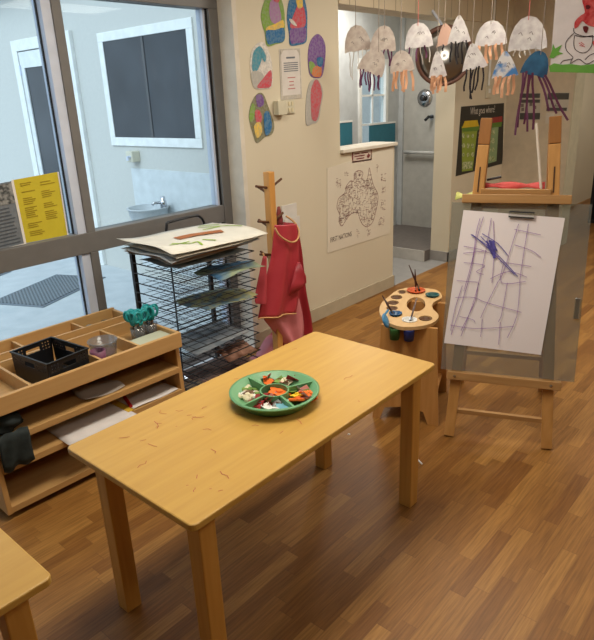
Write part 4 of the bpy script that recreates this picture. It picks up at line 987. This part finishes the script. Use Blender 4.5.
brush(pb+Vector((0, 0, -.03)), pb+Vector((.01, .09, .075)), 'paintbrush leaning out of the blue pot', HB)

# ================================================================== EASEL
EL = Vector((2.513, 1.246, 0)); ex = Vector((.37515, -.92696, 0)); ey = Vector((.92696, .37515, 0)); LEAN = .2
er = math.atan2(ex.y, ex.x)
t = thing('easel', 'wooden A-frame child easel with clear panel holding the scribble drawing', 'easel', EL, er)
em = Matrix.Translation(EL) @ Matrix.Rotation(er, 4, 'Z'); emi = em.inverted()
up_ = Vector((0, math.sin(LEAN), math.cos(LEAN))); nn = Vector((0, -math.cos(LEAN), math.sin(LEAN)))
def FP(x, s, off=0): return Vector((x, 0, 0)) + up_*s + nn*off
XV = (1, 0, 0)
legs = ((.0, .072), (.459, .366))
for (xa, xb) in legs:
    obj('front_leg', MB().beam(FP(xa, .005), FP(xa+(xb-xa)*.92, 1.43), .05, .03, XV), EASEL, t, bevel=.003)
    obj('leg_top', MB().beam(FP(xa+(xb-xa)*.922, 1.432), FP(xb, 1.55), .052, .032, XV), EASEL_D, t, bevel=.003)
    tp = FP(xb, 1.5, -.035)
    obj('rear_leg', MB().beam((xa, .64, .005), tp, .045, .028, XV), EASEL, t, bevel=.003)
obj('top_rail', MB().box((-.0, -.03, -.022), (.475, .03, .018), Matrix.Translation(FP(-.012, 1.185, .02)) @ Matrix.Rotation(-LEAN, 4, 'X')), EASEL_X, t, bevel=.003)
obj('upper_rail', MB().beam(FP(.07, 1.215, .018), FP(.375, 1.215, .018), .03, .02), EASEL_X, t, bevel=.002)
ldg = obj('ledge', MB().box((-.025, -.025, -.02), (.495, .03, .02), Matrix.Translation(FP(0, .325, .02)) @ Matrix.Rotation(-LEAN, 4, 'X')), EASEL_X, t, bevel=.003)
obj('cross_rail', MB().beam(FP(.03, .14, -.0), FP(.435, .14, -.0), .022, .022), EASEL_X, t)
obj('cross_rail', MB().beam((.03, .55, .24), (.43, .55, .24), .022, .022), EASEL_X, t)
obj('rear_rail', MB().beam((.05, .36, 1.12), (.41, .36, 1.12), .05, .025), EASEL_X, t)
PERS = glassy('perspex', (222, 226, 224), trans=.9, dif=(214, 212, 206), gloss_rough=.12, fres=.04)
obj('clear_panel', MB().beam(FP(.245, .35, .0225), FP(.245, 1.165, .0225), .61, .005, XV), PERS, t)
obj('latch', MB().beam(FP(.53, .645, .031), FP(.53, .745, .031), .024, .012, XV), CHROME, t, bevel=.004)
obj('bolt_slot', MB().beam(FP(.385, 1.215, .016), FP(.381, 1.33, .016), .006, .003, XV), mat('slot_dark', (70, 44, 26)), t)
obj('bolt_slot', MB().beam(FP(.055, 1.215, .016), FP(.059, 1.33, .016), .006, .003, XV), mat('slot_dark', (70, 44, 26)), t)
for x in (.01, .45): obj('bolt', MB().lathe([(.007, 0), (.007, .004), (0, .006)], FP(x, .325, .045), 10, Matrix.Rotation(math.pi/2, 3, 'X')), CHROME, ldg)
p0 = em @ FP(0, 0, .028); nw = (em.to_3x3() @ nn).normalized()
def E_(u, v, off=0): return onplane(u, v, p0+nw*off, nw)
pc = [E_(463.5, 210), E_(565, 218), E_(541, 355), E_(444, 343)]
mb = MB()
NR = 10; rows = []
for j in range(NR+1):
    q = j/NR; rows.append([(pc[0].lerp(pc[1], s/8)).lerp(pc[3].lerp(pc[2], s/8), q)+nw*(.0015*math.sin(3*q+s/3)*q) for s in range(9)])
mb.grid(rows)
t2 = thing('child_drawing', 'white paper with purple scribbled grid clipped to the easel', 'drawing', base_of(mb))
obj('sheet', mb, mat('drawing_paper', (226, 218, 220), .8, (220, 212, 214), scale=3), t2, world=True, smooth=True)
def c3(x, y): return (430+x/3.555, 190+y/3.556)
lines = [[(190, 95), (165, 180), (135, 330), (75, 515)], [(218, 100), (195, 230), (160, 380), (110, 520)], [(178, 100), (165, 150), (150, 250), (120, 360)], [(225, 110), (228, 220), (220, 330)], [(240, 330), (200, 410), (180, 455)], [(275, 330), (255, 440), (243, 468)], [(315, 120), (290, 200), (262, 290), (240, 330)], [(350, 120), (322, 300), (318, 360), (308, 450), (275, 525)], [(115, 340), (90, 420), (73, 500)], [(172, 330), (158, 400), (110, 500)], [(186, 460), (180, 522)], [(250, 470), (244, 550)],
         [(72, 480), (150, 492), (230, 490), (298, 485)], [(90, 382), (155, 382), (200, 400), (325, 435)], [(95, 322), (170, 328)], [(120, 200), (180, 212), (250, 240)], [(118, 225), (200, 216)], [(120, 258), (195, 268), (165, 290), (190, 300)], [(215, 315), (280, 290), (345, 310)], [(300, 140), (350, 150), (395, 160)], [(300, 195), (360, 215), (395, 240)], [(250, 255), (360, 272)], [(105, 450), (150, 460), (160, 470)], [(260, 265), (255, 330), (340, 325)]]
g = MB()
for l_ in lines: g.strip(smooth_open([E_(*c3(x, y), .0075) for x, y in l_], 4), .0024, nw)
obj('purple_lines', g, mat('purple_pencil', (150, 112, 172), .8), t2, world=True)
g = MB()
for l_ in ([(145, 158), (200, 195), (250, 240), (312, 308)], [(150, 158), (210, 210), (300, 300)], [(185, 155), (240, 190), (277, 233)], [(180, 165), (230, 215)]): g.strip(smooth_open([E_(*c3(x, y), .009) for x, y in l_], 4), .0036, nw)
for k in range(14):
    x, y = 218+random.gauss(0, 7), 202+random.gauss(0, 8); g.strip([E_(*c3(x-10, y-14), .0085), E_(*c3(x+8, y+18), .0085)], .006, nw)
g.strip([E_(*c3(225, 180), .009), E_(*c3(229, 243), .009)], .012, nw)
obj('blue_scribble', g, mat('blue_crayon', (92, 84, 164), .8), t2, world=True)
t3 = thing('bulldog_clip', 'black wire clip holding the drawing at its top', 'clip', E_(521, 216))
g = MB().tube([E_(508.5, 216.5, .012), E_(509.5, 211.5, .012), E_(534.5, 212.8, .012), E_(534, 218.2, .012)], .004, 6, closed=True)
obj('wire_loop', g, BLACKP, t3, world=True)
obj('jaw', MB().prism([E_(509, 214.6, .009), E_(534, 216, .009), E_(534, 218.2, .009), E_(509, 216.6, .009)], nw*.004), mat('clip_metal', (196, 192, 188), .4), t3, world=True)
# red painted paper and marker resting on the top rail, white dowel, yellow sheet behind
rows = [[em @ (FP(.085+.0265*i, 1.205, -.03)+Vector((0, .012*j, .03+.02*math.sin(math.pi*j/6)+.006*math.sin(i*1.1+j)))) for i in range(11)] for j in range(7)]
sheet_thing('painted_paper', MB().grid(rows), mat('red_painted', (190, 70, 62), .7, (160, 48, 48), scale=14), 'red painted paper lying on the easel between its posts', 'painting', solid=.003)
g = MB().tube([em @ FP(.09, 1.275, -.055), em @ FP(.155, 1.29, -.055)], .006, 8); single('marker_pen', g, BLACKP, 'black marker lying on the red paper at the easel', 'marker')
q0 = em @ (FP(.335, 1.225, -.03)); q1 = em @ (FP(.29, 1.53, -.05))
single('dowel_rod', MB().tube([q0, q1], .0065, 8), mat('white_dowel', (206, 196, 182), .6), 'thin white dowel standing upright between the easel posts', 'dowel')
rows = [[em @ Vector((-.05+.02*i, .26+.035*j+.0, 1.148+.012*math.sin(i*.8+j)+.008*j*(2-j*.4))) for i in range(8)] for j in range(6)]
sheet_thing('painted_paper', MB().grid(rows), mat('yellow_green_painted', (190, 186, 110), .7, (150, 160, 80), scale=14), 'yellow green painted paper behind the left easel post', 'painting', solid=.002)

# nail / cocktail stick on the floor
a = at(415, 456.5, 2, .004); b_ = at(422, 464, 2, .004)
single('white_stick', MB().tube([a, b_], .0035, 8), WHITE, 'small white stick lying on the floor beside the table leg', 'stick')
p = at(349, 434, 2, .003); single('paper_crumb', MB().lathe([(0, 0), (.008, .001), (.006, .005), (0, .006)], (p.x, p.y, 0), 7), PAPER, 'tiny white paper crumb on the floor under the table', 'crumb')

# ================================================================== JELLYFISH MOBILES
LILW = mat('jelly_white', (230, 227, 226), .8, (204, 198, 200), scale=22, contrast=.12); BEIGE = mat('jelly_beige', (210, 200, 190), .8, (186, 172, 164), scale=22, contrast=.12)
JB = mat('jelly_blue', (60, 112, 150), .8, (36, 66, 100), scale=16); JWB = mat('jelly_white_blue', (216, 214, 214), .8, (76, 130, 190), scale=16, contrast=.06)
JP = mat('jelly_pinkish', (206, 168, 150), .8)
TM = {'peach': mat('strip_peach', (222, 168, 132), .7), 'purple': mat('strip_purple', (104, 56, 88), .6), 'black': mat('strip_black', (40, 36, 40), .6), 'white': mat('strip_white', (216, 212, 206), .6), 'plum': mat('strip_plum', (96, 48, 76), .6)}
STR = mat('nylon_string', (150, 136, 124), .6); STRP = mat('pink_string', (206, 110, 104), .6); DRAWN = mat('pencil_line', (110, 96, 96), .8)
def jelly(u, v, dist, wpx_, hpx, tilt, m, tcol, tl, nt_, label, shape='dome', string=STR, yaw=0, spread=1.0, fan=None, pencil=True):
    d = ray(u, v); hd = math.hypot(d.x, d.y); P0 = CAM + d*(dist/hd)
    dep = (P0-CAM).dot(_fw); k = dep/F_PX
    w_, h_ = wpx_*k/2, hpx*k
    face = Vector((-d.x, -d.y, 0)).normalized(); face = Matrix.Rotation(R(yaw), 3, 'Z') @ face
    sx = Vector((0, 0, 1)).cross(face); sz = Vector((0, 0, 1))
    t = thing('paper_jellyfish', label, 'jellyfish', P0-Vector((0, 0, h_/2)), group=None)
    rt = Matrix.Rotation(R(tilt), 3, face)
    def Q(x, z, y=0): return P0 + rt @ (sx*x*w_ + sz*((z-.5)*h_) + face*(y*w_))
    if shape == 'dome': prof = [(-1, .0), (-.98, .2), (-.88, .48), (-.68, .74), (-.38, .93), (0, 1), (.38, .93), (.68, .74), (.88, .48), (.98, .2), (1, 0)]
    else: prof = [(-1, 0), (-.86, .22), (-.66, .5), (-.42, .76), (-.16, .96), (0, 1), (.16, .96), (.42, .76), (.66, .5), (.86, .22), (1, 0)]
    rows = []
    for q in (0, .25, .5, .75, 1): rows.append([Q(x*(.96+.04*q), z*q+(.03*math.sin(x*7) if q == 0 else 0), .045*(1-x*x)) for x, z in prof])
    bell = obj('bell', MB().grid(rows), m, t, world=True, smooth=True)
    if pencil:
        g = MB()
        for k2 in range(3):
            x = random.uniform(-.5, .3); z = random.uniform(.3, .6)
            g.strip([Q(x, z, .045*(1-x*x)+.06), Q(x+.12, z+.05, .1), Q(x+.2, z-.05, .1)], .003, face)
        obj('pencil_mark', g, DRAWN, bell, world=True)
    for k2 in range(nt_):
        x = -.85+1.7*(k2+.5)/nt_+random.uniform(-.06, .06); L = (tl*k)*random.uniform(.7, 1.05)
        a0 = Q(x, .06, .08*(1-x*x)-.03); pts = []
        if fan:
            x, fdx, fL = fan[k2]; a0 = Q(x, .1, .0); L = fL*k
        sw = (fan[k2][1]*k*.12/L) if fan else random.uniform(-.02, .02)*spread
        for j in range(6):
            q = j/5; pts.append(a0+Vector((0, 0, -L*q))+sx*(sw*q*L/.12+.004*math.sin(q*6+k2))+face*(.005*math.sin(q*5+k2*2)))
        c_ = tcol if isinstance(tcol, str) else tcol[k2 % len(tcol)]
        obj('tentacle', MB().strip(pts, .016 if c_ == 'peach' else .012 if c_ == 'plum' else .01 if c_ != 'white' else .006, (face+sx*random.uniform(-.5, .5))), TM[c_], t, world=True, solid=.001)
    top = Q(0, 1, .045)
    obj('string', MB().tube([top-Vector((0, 0, .02)), Vector((top.x, top.y, 2.72))], .0022, 5), string, t, world=True)
    return t
J = jelly
J(357, 38, 4.45, 27, 24, 6, BEIGE, 'white', 30, 5, 'leftmost beige paper jellyfish with stringy white tentacles')
J(383.5, 38, 4.4, 26, 23, -4, BEIGE, 'purple', 20, 6, 'beige paper jellyfish second from left in upper row, purple tentacles')
J(374, 61, 4.3, 27, 24, -22, BEIGE, 'purple', 18, 8, 'tilted lower beige jellyfish with purple fringe at left')
J(418.5, 35, 4.35, 28, 23, 4, LILW, ['purple', 'white'], 17, 6, 'white paper jellyfish on a pink string, purple and white fringe', string=STRP)
J(401.5, 61, 4.25, 24, 20, 6, BEIGE, 'peach', 20, 6, 'lower beige jellyfish with peach strips left of the mirror')
J(437.5, 64, 4.15, 18, 24, 4, LILW, 'peach', 17, 6, 'narrow white jellyfish with peach strips before the mirror', 'cone')
J(446, 34, 4.3, 22, 20, 10, JP, 'black', 8, 2, 'pinkish jellyfish half hidden behind a white cone', 'cone', pencil=False)
J(459, 29, 4.05, 23, 25, 3, LILW, 'black', 22, 5, 'white cone shaped jellyfish with thin black tentacles, upper row', 'cone')
J(491, 33, 4.0, 31, 23, 3, LILW, 'peach', 18, 5, 'wide white dome jellyfish with peach strips, upper row')
J(473.5, 56, 3.95, 25, 24, 10, LILW, 'black', 29, 6, 'lower white jellyfish with long black tentacles above the poster', 'cone')
J(505, 64, 3.85, 26, 24, 4, JWB, 'peach', 22, 5, 'lower white jellyfish with blue paint and peach strips', 'cone')
J(528, 33, 3.8, 37, 31, 2, LILW, 'white', 9, 6, 'largest white dome jellyfish, right end of the upper row', string=STRP)
J(537, 63, 3.75, 26, 23, -14, JB, 'plum', 52, 8, 'blue painted jellyfish with long plum tentacles', fan=[(-.8, -1, 55), (-.6, -6, 62), (-.4, 3, 58), (-.2, -3, 50), (-.05, 5, 55), (.35, 14, 36), (.6, 18, 38), (.8, 26, 44)], pencil=False)

# kangaroo picture hanging at the upper right
dk = ray(550, 70); Pk = CAM+dk*(3.75/math.hypot(dk.x, dk.y))
fk = Vector((-.93, -.36, 0)).normalized(); fk = (Matrix.Rotation(R(4), 3, 'Z') @ fk)
def K(u, v, off=0): return onplane(u, v, Pk+fk*off, fk)
mb = MB(); tl, tr, br, bl_ = K(556.5, -14), K(606, -12), K(603, 74), K(550, 70.5)
mb.prism([bl_, br, tr, tl], -fk*.0015)
t = thing('hanging_picture', 'white kangaroo picture with green grass hanging at upper right', 'picture', base_of(mb))
obj('sheet', mb, mat('picture_paper', (228, 222, 224), .8), t, world=True)
def kp(x, y): return (540+x/7.11, y/7.11)
def KP(pls, off): return [K(*kp(x, y), off) for x, y in pls]
GRN = mat('grass_paper', (112, 172, 76), .7, (98, 158, 66), scale=12)
obj('grass_strip', MB().prism(KP([(70, 512), (64, 470), (100, 450), (160, 460), (220, 455), (290, 465), (384, 455), (460, 460), (450, 530), (384, 520)], .003), fk*.001), GRN, t, world=True)
obj('grass_tuft', MB().prism(KP([(66, 410), (84, 360), (92, 310), (108, 345), (156, 318), (132, 368), (166, 380), (120, 395), (95, 415)], .003), fk*.001), GRN, t, world=True)
WB = mat('kangaroo_body', (226, 216, 220), .8); KO = mat('black_marker_line', (52, 36, 42), .7); KR = mat('red_brushed', (176, 36, 44), .7, (206, 96, 96), scale=30, contrast=.12)
g = MB()
for l_ in ([(245, 232), (205, 270), (182, 310), (190, 360), (235, 410), (200, 425), (165, 432), (145, 455)], [(245, 255), (240, 310), (250, 350), (290, 375), (330, 370), (365, 330), (374, 285), (375, 252)], [(245, 250), (300, 262), (375, 252)], [(235, 410), (215, 452), (275, 420), (330, 455), (384, 430)], [(384, 380), (350, 395), (320, 425)], [(240, 200), (245, 232), (300, 255), (384, 262)]):
    g.strip(smooth_open(KP(l_, .004), 4), .0035, fk)
obj('outline', g, KO, t, world=True)
obj('red_head', MB().prism(smooth_closed(KP([(300, 0), (330, -20), (384, -30), (440, 0), (400, 70), (384, 100), (420, 150), (400, 190), (340, 180), (300, 150), (270, 190), (245, 200), (250, 150), (290, 110), (318, 90), (312, 50)], .003), 3), fk*.001), KR, t, world=True)
g = MB(); g.prism(smooth_closed(KP([(325, 40), (345, 35), (360, 50), (345, 66), (328, 62)], .0045), 3), fk*.0005); obj('eye', g, mat('dark_red_mark', (96, 20, 30), .7), t, world=True); g = MB(); g.prism(smooth_closed(KP([(305, 190), (330, 185), (345, 200), (330, 235), (312, 222)], .0045), 3), fk*.0005)
obj('nose', g, mat('dark_red_mark', (96, 20, 30), .7), t, world=True)
g = MB()
for l_ in ([(275, 305), (300, 320), (320, 335)], [(290, 300), (315, 318)], [(280, 322), (310, 330)]): g.strip(KP(l_, .0045), .003, fk)
g.prism(KP([(372, 300), (384, 285), (410, 320), (384, 330)], .0035), fk*.0005)
obj('pink_mark', g, mat('pink_marker', (206, 96, 100), .7), t, world=True)
for (u, v) in ((560, -12), (602, -11)):
    q = K(u, v); obj('string', MB().tube([q, Vector((q.x, q.y, 2.72))], .002, 5), STR, t, world=True)

# ================================================================== BEYOND THE END WALL
t = thing('toy_shelf', 'dark shelf unit beyond the end wall at the right edge', 'shelf unit', (8.4, 1.72, 0))
obj('frame', MB().box((-.2, -.6, 0), (.2, .6, .04)).box((-.2, -.6, .7), (.2, .6, .73)).box((-.2, -.6, 1.5), (.2, .6, 1.53)).box((-.2, .57, .04), (.2, .6, 1.5)).box((-.2, -.6, .04), (.2, -.57, 1.5)).box((.17, -.57, .04), (.2, .57, 1.5)), mat('black_laminate', (34, 34, 36), .5), t)
for (y, c, nm, lb, z) in ((2.12, (206, 180, 40), 'toy_tub', 'yellow tub on the dark shelf at the right edge', .731), (1.84, (70, 110, 60), 'toy_tub', 'green tub on the dark shelf at the right edge', .731), (2.1, (120, 120, 118), 'toy_tub', 'grey tub low on the dark shelf at the right edge', .041)):
    t = thing(nm, lb, 'tub', (8.38, y, z))
    obj('tub_wall', MB().lathe([(0, 0), (.1, 0), (.12, .2), (.13, .2), (.13, .22), (.11, .22), (.09, .01), (0, .01)], n=20), mat('tub_'+lb.split()[0], c, .5), t, smooth=True)

# ================================================================== LIGHT
w = bpy.data.worlds.new('world'); SC.world = w; w.use_nodes = True
bg = w.node_tree.nodes['Background']; bg.inputs[0].default_value = (.8, .9, 1.0, 1); bg.inputs[1].default_value = 1.5
def area(name, loc, sx, sy, power, col, rot=(0, 0, 0)):
    l = bpy.data.lights.new(name, 'AREA'); l.shape = 'RECTANGLE'; l.size = sx; l.size_y = sy; l.energy = power; l.color = col
    o = bpy.data.objects.new(name, l); COL.objects.link(o); o.location = loc; o.rotation_euler = rot; return o
WARM = (1, .92, .78)
for (x, y, e) in ((1.5, 1.5, 46), (3.9, 1.5, 42), (1.4, -.7, 16), (4.0, -.8, 20), (6.4, .2, 30), (9, 1.2, 30)):  # the farthest one is added to light the space past the end wall
    area('ceiling_lamp', (x, y, 2.68), 1.2, .6, e, WARM)
area('bathroom_fill', (5.1, 3.6, 2.56), .8, .4, 24, (1, .95, .86))  # area light added to brighten the bathroom, no fitting in view
sl = bpy.data.lights.new('outdoor_fill', 'SUN'); sl.energy = 2.2; sl.angle = R(40); sl.color = (.86, .94, 1)  # soft directional light added to brighten the shaded outside wall
so = bpy.data.objects.new('outdoor_fill', sl); COL.objects.link(so)
so.rotation_euler = Vector((.75, .25, -.6)).to_track_quat('-Z', 'Y').to_euler(); so.location = (0, 6, 6)
SC.view_settings.view_transform = 'Standard'; SC.view_settings.look = 'None'; SC.view_settings.exposure = 0
SC.cycles.use_denoising = True
SC.cycles.max_bounces = 8; SC.cycles.transparent_max_bounces = 12; SC.cycles.sample_clamp_indirect = 4
